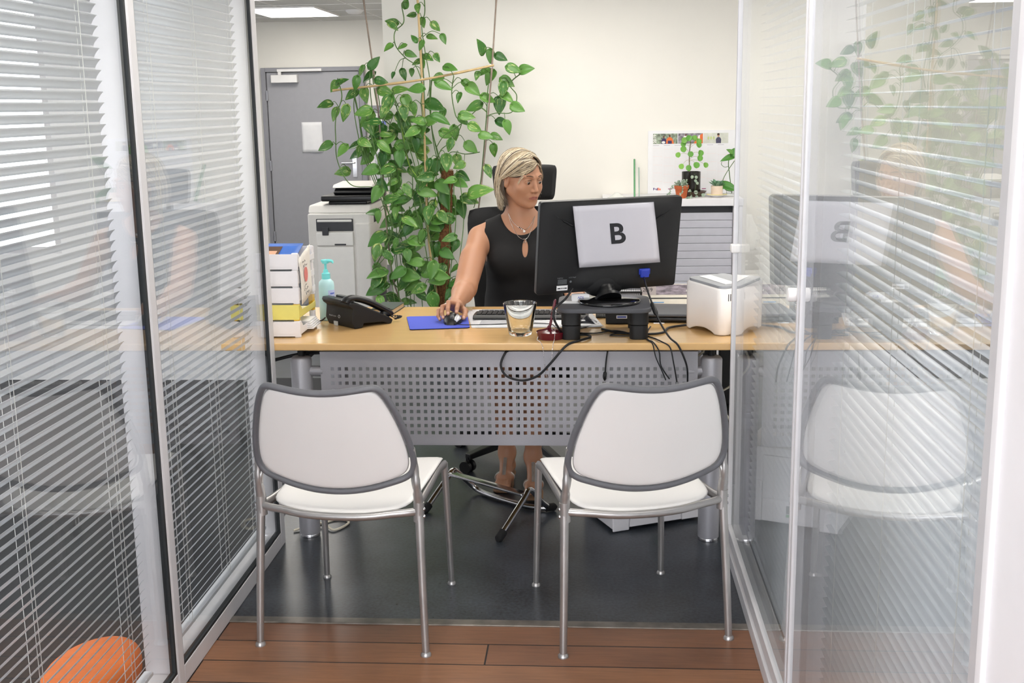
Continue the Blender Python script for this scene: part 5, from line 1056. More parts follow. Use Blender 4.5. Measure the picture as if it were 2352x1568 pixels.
fo = Foliage(); b = MB(); tb_ = thing('hanging_vine', 'pale leafed runner hanging in front of the dark glass jar', 'plant', (.47, 5.54, CT+.1))
Q = spline([(.47, 5.555, CT+.118), (.475, 5.54, CT+.09), (.478, 5.535, CT+.05), (.472, 5.53, CT+.02), (.50, 5.52, CT+.012), (.525, 5.51, CT+.02)], 8); b.tube(Q, .0008, 4)
for p, L in (((.463, 5.535, CT+.10), .016), ((.475, 5.533, CT+.098), .015), ((.47, 5.53, CT+.08), .015), ((.48, 5.53, CT+.07), .014), ((.472, 5.525, CT+.03), .02), ((.508, 5.515, CT+.018), .018), ((.478, 5.52, CT+.008), .014), ((.45, 5.52, CT+.006), .014)):
    fo.leaf(p, (random.uniform(-.5, .8), -.3, -.6), (0, -1, .5), L, .9, heart=False)
b.build('runner', m_stem, tb_); fo.build('runner_leaves', m_suc, tb_)
# small succulent in a cream cup on a saucer
cu = thing('succulent', 'small rosette succulent in a cream cup on a yellow rimmed saucer', 'plant', (.575, 5.52, CT))
b = MB(); b.lathe([(.0, .0), (.026, 0), (.028, .003), (.047, .011), (.046, .0125), (.026, .006), (0, .006)], (.575, 5.52, CT), 36); b.build('saucer', m_wht, cu)
b = MB(); b.tube([(.575+.0465*cos(k*2*pi/40), 5.52+.0465*sin(k*2*pi/40), CT+.0122) for k in range(40)], .0011, 6, closed=True); b.build('yellow_rim', mat('yellow_glaze', '#e6d83c', .3), cu)
b = MB(); b.lathe([(.0, .006), (.0265, .006), (.0275, .009), (.0275, .052), (.0255, .052), (.0255, .046), (0, .046)], (.575, 5.52, CT), 28); b.build('cup', mat('peach_cream_cup', '#e6d2bc', .35), cu)
fo = Foliage()
for i in range(16):
    a = i*2.4; t_ = i/16; d = Vector((cos(a)*(1.0-.5*t_), sin(a)*(1.0-.5*t_), .55+t_)); fo.leaf((.575+.008*cos(a), 5.52+.008*sin(a), CT+.046), d, (-cos(a)*.6, -sin(a)*.6, 1), random.uniform(.032, .042), .42, heart=False, cup=.1, droop=.1)
fo.build('rosette', leaf_mat('succulent_leaf', '#5d8f68', '#93b79a', '#c0d0b8', .2), cu)
# philodendron-like cutting at the right end
ph = thing('leafy_cutting', 'broad leafed green cutting at the right end of the cabinet', 'plant', (.63, 5.6, CT))
b = MB(); b.lathe([(.0, .0), (.03, 0), (.036, .05), (.033, .05), (.028, .006), (0, .006)], (.66, 5.62, CT), 24); b.build('vase', m_gl, ph)
b = MB(); fo = Foliage()
b.tube([(.655, 5.62, CT+.01), (.64, 5.6, CT+.1), (.632, 5.58, CT+.16), (.645, 5.58, CT+.20)], .0022, 6, k=5); b.tube([(.60, 5.56, CT+.05), (.612, 5.57, CT+.09), (.65, 5.58, CT+.15), (.68, 5.58, CT+.19)], .0018, 6, k=5)
b.tube([(.635, 5.585, CT+.14), (.615, 5.575, CT+.135), (.598, 5.57, CT+.148), (.60, 5.57, CT+.16)], .0012, 6, k=5); b.tube([(.655, 5.6, CT+.02), (.62, 5.55, CT+.03), (.61, 5.54, CT+.045)], .002, 6, k=4)
for p, d, L, w_ in (((.655, 5.58, CT+.185), (-.95, -.25, -.25), .066, .5), ((.648, 5.575, CT+.195), (.65, -.1, .45), .055, .75), ((.65, 5.575, CT+.20), (-.7, -.2, .5), .035, .7), ((.60, 5.545, CT+.055), (.9, -.2, -.25), .085, .55), ((.605, 5.545, CT+.05), (-.4, -.3, -.5), .03, .7), ((.668, 5.55, CT+.02), (.1, -.3, -.9), .03, .6)):
    fo.leaf(p, d, (.1, -1, .6), L, w_, cup=.1, droop=.2)
b.build('stalks', m_stem, ph); fo.build('broad_leaves', leaf_mat('broad_leaf', '#4f8f3c', '#79b055', '#8fbc60', .1), ph)
# green sticks against the wall
for nm, P, r, lab in (('plant_stake', ((.253, 7.25, CZ+.001), (.259, 7.485, CZ+.218)), .006, 'green plant stake leaning on the wall left of the calendar'), ('plant_label_stick', ((.283, 7.30, CZ+.001), (.287, 7.485, CZ+.166)), .004, 'thin grey green stick leaning beside the green plant stake')):
    b = MB(); b.tube([P[0], P[1]], r, 8); o = b.build(nm, mat(nm+'_green', '#5f9a6c' if 'stake' in nm else '#9fb5a8', .5)); tag(o, lab, 'stick')
b = MB(); b.grid(lambda u, v: (.085+.12*u, 7.12+.11*v, CZ+.024*sin(pi*u)*sin(pi*v)*(1+.5*sin(9*u+7*v))+.001), 14, 10); tag(b.build('plastic_wrapper', mat('clear_wrapper', '#e8eae4', .25, alpha=.7)), 'crumpled clear wrapper lying on the cabinet above the monitor', 'wrapper')

# ------------------------------------------------------------------ wall calendar
CX, CYW = .268, 5.823
wc = thing('wall_calendar', 'large white 2019 year planner standing against the cream wall', 'calendar', (.485, CYW, CT))
B1('sheet', m_paper, wc, (CX, CX+.436, CYW-.003, CYW+.004, CT+.0, CT+.306))
def patch(x0, x1, z0, z1, m, nm, par, y=.0036): return B1(nm, m, par, (CX+x0, CX+x1, CYW-y-.0004, CYW-y+.0002, CT+z0, CT+z1))
def blob(P, m, nm, par, y): b = MB(); b.prism([(CX+x, CT+z) for x, z in P], CYW-y-.0003, CYW-y, 'y'); return b.build(nm, m, par)
def ov(cx, cz, rx, rz, n=14): return [(cx+rx*cos(2*pi*i/n), cz+rz*sin(2*pi*i/n)) for i in range(n)]
mpc = lambda h, v=.3, s=50: mat('print_'+h[1:], h, .55, var=v, scale=s)
ph1 = patch(.024, .143, .243, .292, mpc('#8e9a86', .7, 90), 'photo', wc); ph2 = patch(.1465, .266, .243, .292, mpc('#8f8a92', .7, 70), 'photo', wc); ph3 = patch(.2695, .389, .243, .292, mpc('#d4d6ca', .12, 30), 'photo', wc)
m_or2 = mpc('#e9763a', .06); m_pur = mpc('#3b2f5c', .1); m_skin = mpc('#6b4a3a', .1); m_wp = mpc('#f2f0ec', .02)
blob([(.088, .243), (.089, .262), (.095, .272), (.105, .275), (.115, .272), (.121, .262), (.126, .243)], m_or2, 'orange_shirt', ph1, .0042); blob([(.096, .243), (.096, .258), (.115, .258), (.116, .243)], m_pur, 'vest', ph1, .0046); blob(ov(.105, .281, .005, .0065), m_skin, 'head', ph1, .0044)
blob([(.064, .243), (.066, .262), (.073, .270), (.082, .270), (.088, .262), (.088, .243)], m_pur, 'dark_jacket', ph1, .0041); blob(ov(.076, .276, .0045, .006), m_skin, 'head', ph1, .0043); blob(ov(.075, .25, .009, .006), m_wp, 'parcel', ph1, .0047)
letters('year_print', '2019', m_wp, ph1, (CX+.033, CYW-.0046, CT+.267), (0, 0, 1), (-1, 0, 0), .021, .0004)
blob([(.222, .243), (.232, .262), (.242, .276), (.262, .290), (.266, .29), (.266, .243)], m_or2, 'orange_van', ph2, .0042); blob([(.238, .243), (.243, .28), (.252, .284), (.250, .243)], m_wp, 'white_stripe', ph2, .0046); blob(ov(.183, .272, .012, .009), m_wp, 'white_shirt', ph2, .0042); blob(ov(.183, .284, .004, .005), m_skin, 'head', ph2, .0043)
blob([(.330, .243), (.329, .262), (.334, .270), (.342, .273), (.350, .270), (.355, .262), (.354, .243)], mpc('#4a4860', .3, 200), 'striped_top', ph3, .0042); blob(ov(.341, .281, .0058, .008), mpc('#c4957a', .1), 'face', ph3, .0044); blob(ov(.341, .286, .0062, .005), mpc('#3a2e2a', .1), 'hair', ph3, .0046)
for i in range(3): blob(ov(.293+.013*i, .268, .0045, .008), mpc('#c3cf8e', .1), 'bottle', ph3, .0042)
m_gl1 = mpc('#eae6e6', .02); m_gl2 = mpc('#f2d8d2', .02); m_gl3 = mpc('#c9c4cc', .05)
gb_ = MB(); gr = MB(); hd = MB()
for c_ in range(7):
    x = .024+c_*.0525
    hd.box(CX+x, CX+x+.03, CYW-.0038, CYW-.0034, CT+.234, CT+.2365)
    for r_ in range(31):
        z = .222-r_*.0058; (gr if r_ % 7 == c_ % 7 else gb_).box(CX+x, CX+x+.046, CYW-.0037, CYW-.0034, CT+z, CT+z+.0008)
    for k in (0, .006, .046): gb_.box(CX+x+k-.0003, CX+x+k+.0003, CYW-.0037, CYW-.0034, CT+.042, CT+.224)
gb_.build('grid_lines', m_gl1, wc); gr.build('red_lines', m_gl2, wc); hd.build('month_headings', m_gl3, wc)
m_fp_ = mat('purple_logo', '#4d2a7c', .6); m_fo = mat('orange_logo', '#ee6a25', .6)
letters('logo', 'Fed', m_fp_, wc, (CX+.026, CYW-.0042, CT+.022), (1, 0, 0), (0, 0, 1), .0155, .0006, 'LEFT'); letters('logo', 'Ex', m_fo, wc, (CX+.0485, CYW-.0042, CT+.022), (1, 0, 0), (0, 0, 1), .0155, .0006, 'LEFT')
b = MB()
for x in (.10, .265): b.box(CX+x, CX+x+.02, CYW-.0038, CYW-.0034, CT+.021, CT+.0245)
b.build('small_print', mat('magenta_print', '#9a3470', .6), wc)

# ------------------------------------------------------------------ stand the shelf things on the cabinet top, against the wall
def settle(o, x, y, s): o.location = (x, y, CZ+.0008); o.scale = (s, s, s)
settle(pi_, .600, 7.27, 1.30); settle(tp, .531, 7.125, 1.305); settle(tb_, .613, 7.205, 1.30); settle(cu, .749, 7.185, 1.302); settle(ph, .82, 7.27, 1.30); settle(wc, .624, 7.493, 1.287)
tb_.location.z = CZ+.0008+.13
# ------------------------------------------------------------------ the seated woman
def A(*p): return np.array(p, dtype=np.float32)
def rc(P, a, b, ra, rb):
    a = A(*a); b = A(*b); ab = b-a; h = np.clip(((P-a) @ ab)/(ab @ ab), 0, 1)
    return np.linalg.norm(P-a-h[:, None]*ab, axis=1)-(ra+(rb-ra)*h)
def el(P, c, r, R=None):
    q = P-A(*c)
    if R is not None: q = q @ R
    r = A(*r); k0 = np.linalg.norm(q/r, axis=1); k1 = np.linalg.norm(q/(r*r), axis=1)+1e-9
    return k0*(k0-1)/k1
def sm(a, b, k): h = np.clip(.5+.5*(b-a)/k, 0, 1); return b+(a-b)*h-k*h*(1-h)
def su(*ds, k=.02):
    d = ds[0]
    for e in ds[1:]: d = sm(d, e, k)
    return d
def cut(a, b, k): return -sm(-a, b, k)
def snet(sdf, lo, hi, h):
    lo = np.array(lo, float); n = np.ceil((np.array(hi)-lo)/h).astype(int)+1
    ax = [lo[i]+h*np.arange(n[i]) for i in range(3)]
    Fv = np.empty(n, np.float32); st = max(1, int(400000/(n[1]*n[2])))
    yy, zz = np.meshgrid(ax[1], ax[2], indexing='ij')
    for i in range(0, n[0], st):
        xs_ = ax[0][i:i+st]; P = np.empty((len(xs_), n[1], n[2], 3), np.float32)
        P[..., 0] = xs_[:, None, None]; P[..., 1] = yy; P[..., 2] = zz
        Fv[i:i+st] = sdf(P.reshape(-1, 3)).reshape(len(xs_), n[1], n[2])
    m = n-1; S = np.zeros((*m, 3)); C = np.zeros(m)
    for axis in range(3):
        o1, o2 = [k for k in range(3) if k != axis]
        for d1 in (0, 1):
            for d2 in (0, 1):
                s0 = [0]*3; s0[o1] = d1; s0[o2] = d2; s1 = list(s0); s1[axis] = 1
                f0 = Fv[tuple(slice(s0[k], s0[k]+m[k]) for k in range(3))]; f1 = Fv[tuple(slice(s1[k], s1[k]+m[k]) for k in range(3))]
                c = (f0 < 0) != (f1 < 0); t = np.where(c, f0/np.where(c, f0-f1, 1), 0)
                C += c
                for k in range(3): S[..., k] += np.where(c, (t if k == axis else s0[k]), 0)
    act = C > 0; idx = -np.ones(m, int); idx[act] = np.arange(act.sum())
    cell = np.argwhere(act); V = lo+h*(cell+S[act]/C[act][:, None]); Q = []
    for axis in range(3):
        o1, o2 = (axis+1) % 3, (axis+2) % 3
        sl = [slice(1, m[k]) for k in range(3)]; sl[axis] = slice(0, m[axis]); sl1 = list(sl); sl1[axis] = slice(1, m[axis]+1)
        a = Fv[tuple(sl)] < 0; b = Fv[tuple(sl1)] < 0
        for sgn, msk in ((1, a & ~b), (0, b & ~a)):
            w = np.argwhere(msk)
            if not len(w): continue
            off = np.ones(3, int); off[axis] = 0; w = w+off
            e1 = np.zeros(3, int); e1[o1] = 1; e2 = np.zeros(3, int); e2[o2] = 1
            q = [w-e1-e2, w-e2, w, w-e1]
            q = np.stack([idx[tuple(c.T)] for c in q], 1); q = q[(q >= 0).all(1)]
            Q.append(q if sgn else q[:, ::-1])
    return V, np.concatenate(Q)
def smooth_mesh(V, Q, it=2):
    n = len(V)
    for _ in range(it):
        s = np.zeros_like(V); c = np.zeros(n)
        for a, b in ((0, 1), (1, 2), (2, 3), (3, 0)):
            np.add.at(s, Q[:, a], V[Q[:, b]]); np.add.at(s, Q[:, b], V[Q[:, a]]); np.add.at(c, Q[:, a], 1); np.add.at(c, Q[:, b], 1)
        V = V*.5+.5*s/np.maximum(c, 1)[:, None]
    return V
# --- head frame: local x = her right, y = face direction, z = up
HC = np.array([-.306, 4.93, 1.247]); ha = radians(43); tl = radians(9)
fy = np.array([sin(ha)*cos(tl), -cos(ha)*cos(tl), -sin(tl)]); hx = np.cross(fy, [0, 0, 1]); hx /= np.linalg.norm(hx); hz = np.cross(hx, fy)
HR = np.stack([hx, fy, hz], 1).astype(np.float32)          # world = HC + HR @ local
def toH(P): return (P-HC.astype(np.float32)) @ HR
def fromH(q): return HC+np.asarray(q) @ HR.T
def head_sdf(P):
    p = toH(P); m = p.copy(); m[:, 0] = np.abs(m[:, 0])
    d = el(p, (0, -.014, .034), (.0725, .092, .079))
    d = sm(d, el(p, (0, .030, -.012), (.0595, .062, .078)), .03)
    d = sm(d, el(p, (0, .040, -.070), (.043, .047, .036)), .03)
    d = sm(d, rc(m, (.050, .0, -.045), (.022, .062, -.088), .020, .016), .025)
    d = sm(d, el(p, (0, .077, -.098), (.019, .014, .014)), .018)
    d = sm(d, el(m, (.037, .060, -.028), (.024, .020, .022)), .035)            # cheekbones
    d = sm(d, rc(m, (.012, .088, .024), (.043, .074, .026), .0075, .007), .014)  # brow
    d = cut(d, el(m, (.0305, .097, .004), (.0165, .013, .0105)), .012)        # sockets
    d = sm(d, rc(p, (0, .087, .012), (0, .1065, -.030), .0065, .0095), .010)     # nose
    d = sm(d, el(m, (.0105, .0965, -.034), (.0085, .010, .0075)), .006)
    d = cut(d, el(m, (.0060, .103, -.0425), (.0042, .006, .0030)), .003)
    d = sm(d, el(p, (0, .081, -.060), (.028, .016, .018)), .014)              # mouth mound
    d = sm(d, rc(m, (.0, .0945, -.0590), (.022, .0835, -.0618), .0034, .0016), .005)
    d = sm(d, rc(m, (.0, .0940, -.0680), (.018, .0850, -.0655), .0040, .0020), .005)
    d = cut(d, rc(m, (0, .0995, -.0634), (.0235, .0870, -.0634), .0013, .0010), .0025)
    # ears
    e = el(m, (.0735, -.006, -.004), (.0085, .0185, .0315)); e = cut(e, el(m, (.083, -.002, .000), (.0075, .0105, .0195)), .006)
    d = sm(d, e, .006)
    # lids around the eyeballs
    lid = el(m, (.0305, .0795, .004), (.0150, .0135, .0125)); lid = cut(lid, el(m, (.0305, .0975, .0022), (.0128, .0125, .0027)), .0012)
    d = sm(d, lid, .005)
    return d
SHR, SHL = (-.487, 4.955, .998), (-.125, 4.965, .998)
ELR, WRR = (-.530, 4.735, .812), (-.540, 4.465, .787)
ELL, WRL = (-.075, 4.80, .805), (-.085, 4.575, .812)
def torso(P):
    d = el(P, (-.305, 4.985, .585), (.185, .130, .125))
    d = sm(d, el(P, (-.303, 4.985, .73), (.160, .105, .16)), .06)
    d = sm(d, el(P, (-.305, 4.972, .905), (.158, .105, .155)), .06)
    d = sm(d, el(P, (-.372, 4.895, .90), (.064, .052, .062)), .04)
    d = sm(d, el(P, (-.238, 4.900, .90), (.064, .052, .062)), .04)
    d = sm(d, rc(P, (-.445, 4.965, 1.008), (-.168, 4.972, 1.008), .050, .050), .05)
    d = sm(d, rc(P, (-.312, 4.975, 1.095), (-.435, 4.968, 1.030), .042, .030), .04)
    d = sm(d, rc(P, (-.308, 4.975, 1.095), (-.180, 4.972, 1.030), .042, .030), .04)
    return d
def neck(P): return rc(P, (-.308, 4.965, 1.05), tuple(fromH((0, -.022, -.045))), .058, .051)
def armR(P):
    d = rc(P, SHR, ELR, .051, .0425); d = sm(d, rc(P, (-.513, 4.86, .92), ELR, .051, .043), .02)
    d = sm(d, rc(P, ELR, (-.533, 4.66, .806), .042, .0425), .02); return sm(d, rc(P, (-.533, 4.66, .806), WRR, .0425, .0265), .02)
def armL(P):
    d = rc(P, SHL, ELL, .052, .042); d = sm(d, rc(P, ELL, (-.080, 4.72, .808), .041, .041), .02); return sm(d, rc(P, (-.080, 4.72, .808), WRL, .041, .026), .02)
FR = {'i': ((-.515, 4.392, .803), (-.516, 4.350, .8115), (-.518, 4.325, .798), (-.5185, 4.312, .786)),
      'm': ((-.537, 4.395, .806), (-.553, 4.350, .8165), (-.553, 4.324, .797), (-.551, 4.313, .779)),
      'r': ((-.556, 4.398, .800), (-.577, 4.358, .799), (-.577, 4.333, .778), (-.571, 4.322, .762)),
      'p': ((-.571, 4.405, .789), (-.594, 4.369, .784), (-.594, 4.345, .766), (-.586, 4.334, .754))}
TH = ((-.520, 4.442, .786), (-.497, 4.406, .774), (-.494, 4.374, .763), (-.498, 4.348, .7565))
def handR(P):
    d = rc(P, WRR, (-.528, 4.42, .796), .0255, .019)
    for k, (r0) in zip('imrp', (.0150, .0150, .0142, .0130)): d = sm(d, rc(P, (WRR[0]+(FR[k][0][0]+.54)*.35, 4.45, .790), FR[k][0], .018, r0-.003), .012)
    d = sm(d, rc(P, (-.530, 4.44, .786), TH[1], .018, .0125), .012)
    f = None
    for k, s in zip('imrp', (1, 1.02, .96, .86)):
        a, b, c, e = FR[k]
        g_ = sm(sm(rc(P, a, b, .0098*s, .0088*s), rc(P, b, c, .0088*s, .0080*s), .004), rc(P, c, e, .0080*s, .0070*s), .003)
        d = sm(d, g_, .004)
    g_ = sm(rc(P, TH[1], TH[2], .0118, .0100), rc(P, TH[2], TH[3], .0100, .0082), .004)
    return sm(d, g_, .006)
FL = [((-.100+.021*i, 4.488-.006*abs(i-1.4), .822-.002*i), (-.085+.024*i, 4.450-.006*abs(i-1.2), .818), (-.073+.024*i, 4.427-.005*abs(i-1.2), .806), (-.067+.024*i, 4.413-.004*abs(i-1.2), .794)) for i in range(4)]
TL_ = ((-.10, 4.55, .805), (-.118, 4.515, .797), (-.116, 4.483, .791), (-.106, 4.462, .788))
def handL(P):
    d = rc(P, WRL, (-.080, 4.54, .818), .025, .019)
    for q in FL: d = sm(d, rc(P, (WRL[0]*.6+q[0][0]*.4, 4.555, .816), q[0], .017, .0115), .012)
    for q, s in zip(FL, (1, 1.02, .96, .86)):
        for i in range(3): d = sm(d, rc(P, q[i], q[i+1], (.0094-.0008*i)*s, (.0086-.0008*i)*s), .004)
    for i in range(3): d = sm(d, rc(P, TL_[i], TL_[i+1], .0125-.0015*i, .011-.0015*i), .006)
    return d
HIPR, HIPL, KNR, KNL = (-.395, 4.97, .56), (-.215, 4.97, .56), (-.375, 4.575, .525), (-.235, 4.55, .535)
ANR, ANL = (-.362, 4.655, .130), (-.249, 4.565, .140)
def thigh(P): return np.minimum(rc(P, HIPR, KNR, .085, .056), rc(P, HIPL, KNL, .085, .056))
def leg(P, kn, an, heel, ball, toe, side):
    kn_, an_ = np.array(kn), np.array(an)
    d = rc(P, kn, tuple(kn_*.62+an_*.38+np.array([0, .015, 0])), .052, .050); d = sm(d, rc(P, tuple(kn_*.62+an_*.38+np.array([0, .015, 0])), an, .050, .031), .03)
    d = sm(d, rc(P, an, heel, .031, .026), .02); d = sm(d, rc(P, an, ball, .030, .022), .025); d = sm(d, rc(P, heel, ball, .024, .022), .015)
    b = np.array(ball); t = np.array(toe); u = t-b; w = np.cross(u, [0, 0, 1]); w /= np.linalg.norm(w)
    d = sm(d, rc(P, tuple(b-w*.022), tuple(b+w*.020), .019, .017), .012)
    for i, (q, L, r) in enumerate(((-.026, 1.0, .0115), (-.010, .97, .0085), (.004, .9, .008), (.016, .8, .0075), (.027, .66, .007))):
        q *= side; d = sm(d, rc(P, tuple(b+w*q*.8), tuple(b+u*L+w*q), r*1.1, r), .005)
    return d
FTR = ((-.357, 4.695, .062), (-.368, 4.575, .046), (-.375, 4.522, .028)); FTL = ((-.249, 4.605, .078), (-.243, 4.465, .052), (-.240, 4.408, .036))
def legs(P): return np.minimum(leg(P, KNR, ANR, *FTR, 1), leg(P, KNL, ANL, *FTL, -1))
def upper(P):
    d = sm(torso(P), neck(P), .03); d = sm(d, armR(P), .022); return sm(d, armL(P), .022)
def all_head(P): return sm(head_sdf(P), upper(P), .018)
parts = []
ZN = 1.098; HB = ((-.60, -.475), (4.29, 4.455), (.735, .84)); LB = ((-.14, .02), (4.38, 4.555), (.735, .86))
def add_part(sdf, lo, hi, h, keep=None, it=1):
    V, Q = snet(sdf, lo, hi, h); V = smooth_mesh(V, Q, it)
    if keep is not None: Q = Q[keep(V[Q].mean(1))]
    parts.append((V, Q))
def inb(c, B): return (c[:, 0] > B[0][0]) & (c[:, 0] < B[0][1]) & (c[:, 1] > B[1][0]) & (c[:, 1] < B[1][1]) & (c[:, 2] > B[2][0]) & (c[:, 2] < B[2][1])
add_part(lambda P: sm(upper(P), head_sdf(P), .018), (-.60, 4.40, .44), (.01, 5.13, 1.13), .007, lambda c: (c[:, 2] < ZN+.008) & (c[:, 1] > 4.448))
add_part(all_head, (-.45, 4.78, ZN-.012), (-.17, 5.08, 1.39), .0021, None, 1)
def fullR(P): return sm(sm(armR(P), handR(P), .012), 9+0*P[:, 0], .001)
add_part(lambda P: sm(armR(P), handR(P), .010), (-.62, 4.29, .735), (-.46, 4.452, .85), .0016, None, 1)
add_part(lambda P: sm(armL(P), handL(P), .010), (-.15, 4.38, .735), (.03, 4.46, .86), .0019, None, 1)
add_part(lambda P: sm(armL(P), handL(P), .010), (-.15, 4.445, .735), (.03, 4.60, .87), .0025, None, 1)
add_part(legs, (-.45, 4.40, .0), (-.17, 4.74, .62), .004, None, 1)
off = 0; VV = []; QQ = []
for V, Q in parts: VV.append(V); QQ.append(Q+off); off += len(V)
VV = np.concatenate(VV); QQ = np.concatenate(QQ)
wm = thing('person', 'seated woman in a sleeveless black top working at the desk, hand on mouse', 'person', (-.305, 5.0, 0))
def np_mesh(name, V, Q, m, parent, tone=None):
    L = np.array(parent.location) if parent is not None else 0
    used = np.unique(Q); mp = -np.ones(len(V), int); mp[used] = np.arange(len(used)); V = V[used]; Q = mp[Q]
    me = bpy.data.meshes.new(name); me.from_pydata((V-L).tolist(), [], Q.tolist()); me.polygons.foreach_set('use_smooth', [True]*len(me.polygons))
    if tone is not None: a = me.attributes.new('tone', 'FLOAT', 'POINT'); a.data.foreach_set('value', tone[used].astype(float))
    me.materials.append(m); o = bpy.data.objects.new(name, me); COL.objects.link(o); o.parent = parent; MATS[o.name] = rootM(parent)
    return o
# skin tone attribute: .5 skin, 1 lips, 0.2 brows/nostril, .7 nails/blush
loc = toH(VV.astype(np.float32)); ax_ = np.abs(loc[:, 0]); tone = np.full(len(VV), .5)
lip = (((loc[:, 0]/.0240)**2+((loc[:, 2]+.0635)/.0072)**2) < 1) & (loc[:, 1] > .07); tone[lip] = .95
bl = np.clip(1-np.sqrt(((ax_-.040)/.03)**2+((loc[:, 2]+.03)/.028)**2), 0, 1)*(loc[:, 1] > .03); tone = np.where(lip, tone, tone+.0*bl)
for q in FR.values():
    e = np.array(q[3])+np.array([0, -.004, .005]); tone[np.linalg.norm(VV-e, axis=1) < .0052] = .30
e = np.array(TH[3])+np.array([.004, -.004, .004]); tone[np.linalg.norm(VV-e, axis=1) < .006] = .30
m_skin_b = attr_mat('tanned_skin', [(0, '#5a3524'), (.3, '#d8ab98'), (.5, '#b28265'), (.7, '#ab7460'), (.95, '#9c6052')], rough=.48, var=.04, bump=.06, bscale=500, sss=.12)
body = np_mesh('body', VV, QQ, m_skin_b, wm, tone)
# eyes
m_eye = mat('eye_white', '#9d948c', .2); m_iris = mat('dark_iris', '#33261f', .1); m_brow = mat('brown_brow', '#5e4636', .8)
for s in (-1, 1):
    b = MB(); c = fromH((s*.0305, .0795, .0035)); b.ball(c, .0132, 20, 14); ey = b.build('eye', m_eye, wm)
    b = MB(); gz = fromH((s*.0305-.0012, .0795+.0105, -.0014))-c; gz = gz/np.linalg.norm(gz); b.lathe([(.0064, 0), (.0052, .0012), (.002, .0016), (0, .0017)], c+gz*.0119, 16, tuple(gz)); b.build('iris', m_iris, ey)
    b = MB(); b.tube([fromH(q) for q in ((s*.0165, .0905, .0095), (s*.0245, .0935, .0115), (s*.033, .0925, .0115), (s*.0445, .0835, .0075))], [.0008, .0017, .0017, .0010], 5, k=5); b.build('upper_lashes', m_brow, wm)
    b = MB(); b.tube([fromH(q) for q in ((s*.014, .0955, .0262), (s*.025, .0935, .0295), (s*.036, .0865, .0295), (s*.047, .0755, .0245))], [.0019, .0027, .0022, .0010], 6, k=5); b.build('eyebrow', m_brow, wm)
# --- hair
m_hair = attr_mat('blonde_streaked_hair', [(0, '#2b231e'), (.25, '#62554a'), (.5, '#95866e'), (.75, '#c8b696'), (1, '#f1e8d4')], rough=.42, spec=.4)
m_under = mat('dark_under_hair', '#54422f', .6, var=.3, scale=60)
def cap_sdf(P):
    p = toH(P); d = el(p, (0, -.018, .032), (.0815, .1005, .0875))
    d = sm(d, el(p, (0, -.055, -.035), (.070, .058, .070)), .03)
    keep = el(p, (.0, .100, -.030), (.070, .085, .098)); d = cut(d, keep, .006)      # clears the face
    m = p.copy(); m[:, 0] = np.abs(m[:, 0]); d = cut(d, el(m, (.079, .003, -.012), (.03, .032, .042)), .006)
    return cut(d, -(p[:, 2]+.085), .006)
V, Q = snet(cap_sdf, (-.45, 4.78, 1.10), (-.17, 5.10, 1.39), .0035); V = smooth_mesh(V, Q, 2)
hair = np_mesh('hair', V, Q, m_under, wm)
rng = np.random.RandomState(4)
ER = np.array([.0835, .1025, .0900]); EC = np.array([0, -.018, .032])
hb = MB()
def strand(P, r, tone):
    hb.tone = tone; hb.tube([fromH(q) for q in P], [r*.7, r, r, r*.8, r*.3], 5, caps=False, flat=None)
def tone_for(phi): return float(np.clip(rng.choice([rng.normal(.84, .12), rng.normal(.5, .14), rng.normal(.22, .08)], p=[.6, .27, .13]), .03, 1))
def sl(a, b, t):
    w = np.arccos(np.clip(a @ b, -1, 1)); return (np.sin((1-t)*w)*a+np.sin(t*w)*b)/max(np.sin(w), 1e-6)
part_pts = [np.array(v) for v in ((-.022, .062, .073), (-.024, .045, .082), (-.026, .02, .088), (-.026, -.01, .09), (-.022, -.04, .085))]
strk = rng.normal(0, 1, 400)
def streak(phi):
    """neighbouring strands share a highlight or a lowlight"""
    k = phi*.55+100; j = int(k); f = k-j; n_ = strk[j % 400]*(1-f)+strk[(j+1) % 400]*f
    return float(np.clip(.62+.33*n_+rng.normal(0, .07), .05, 1))
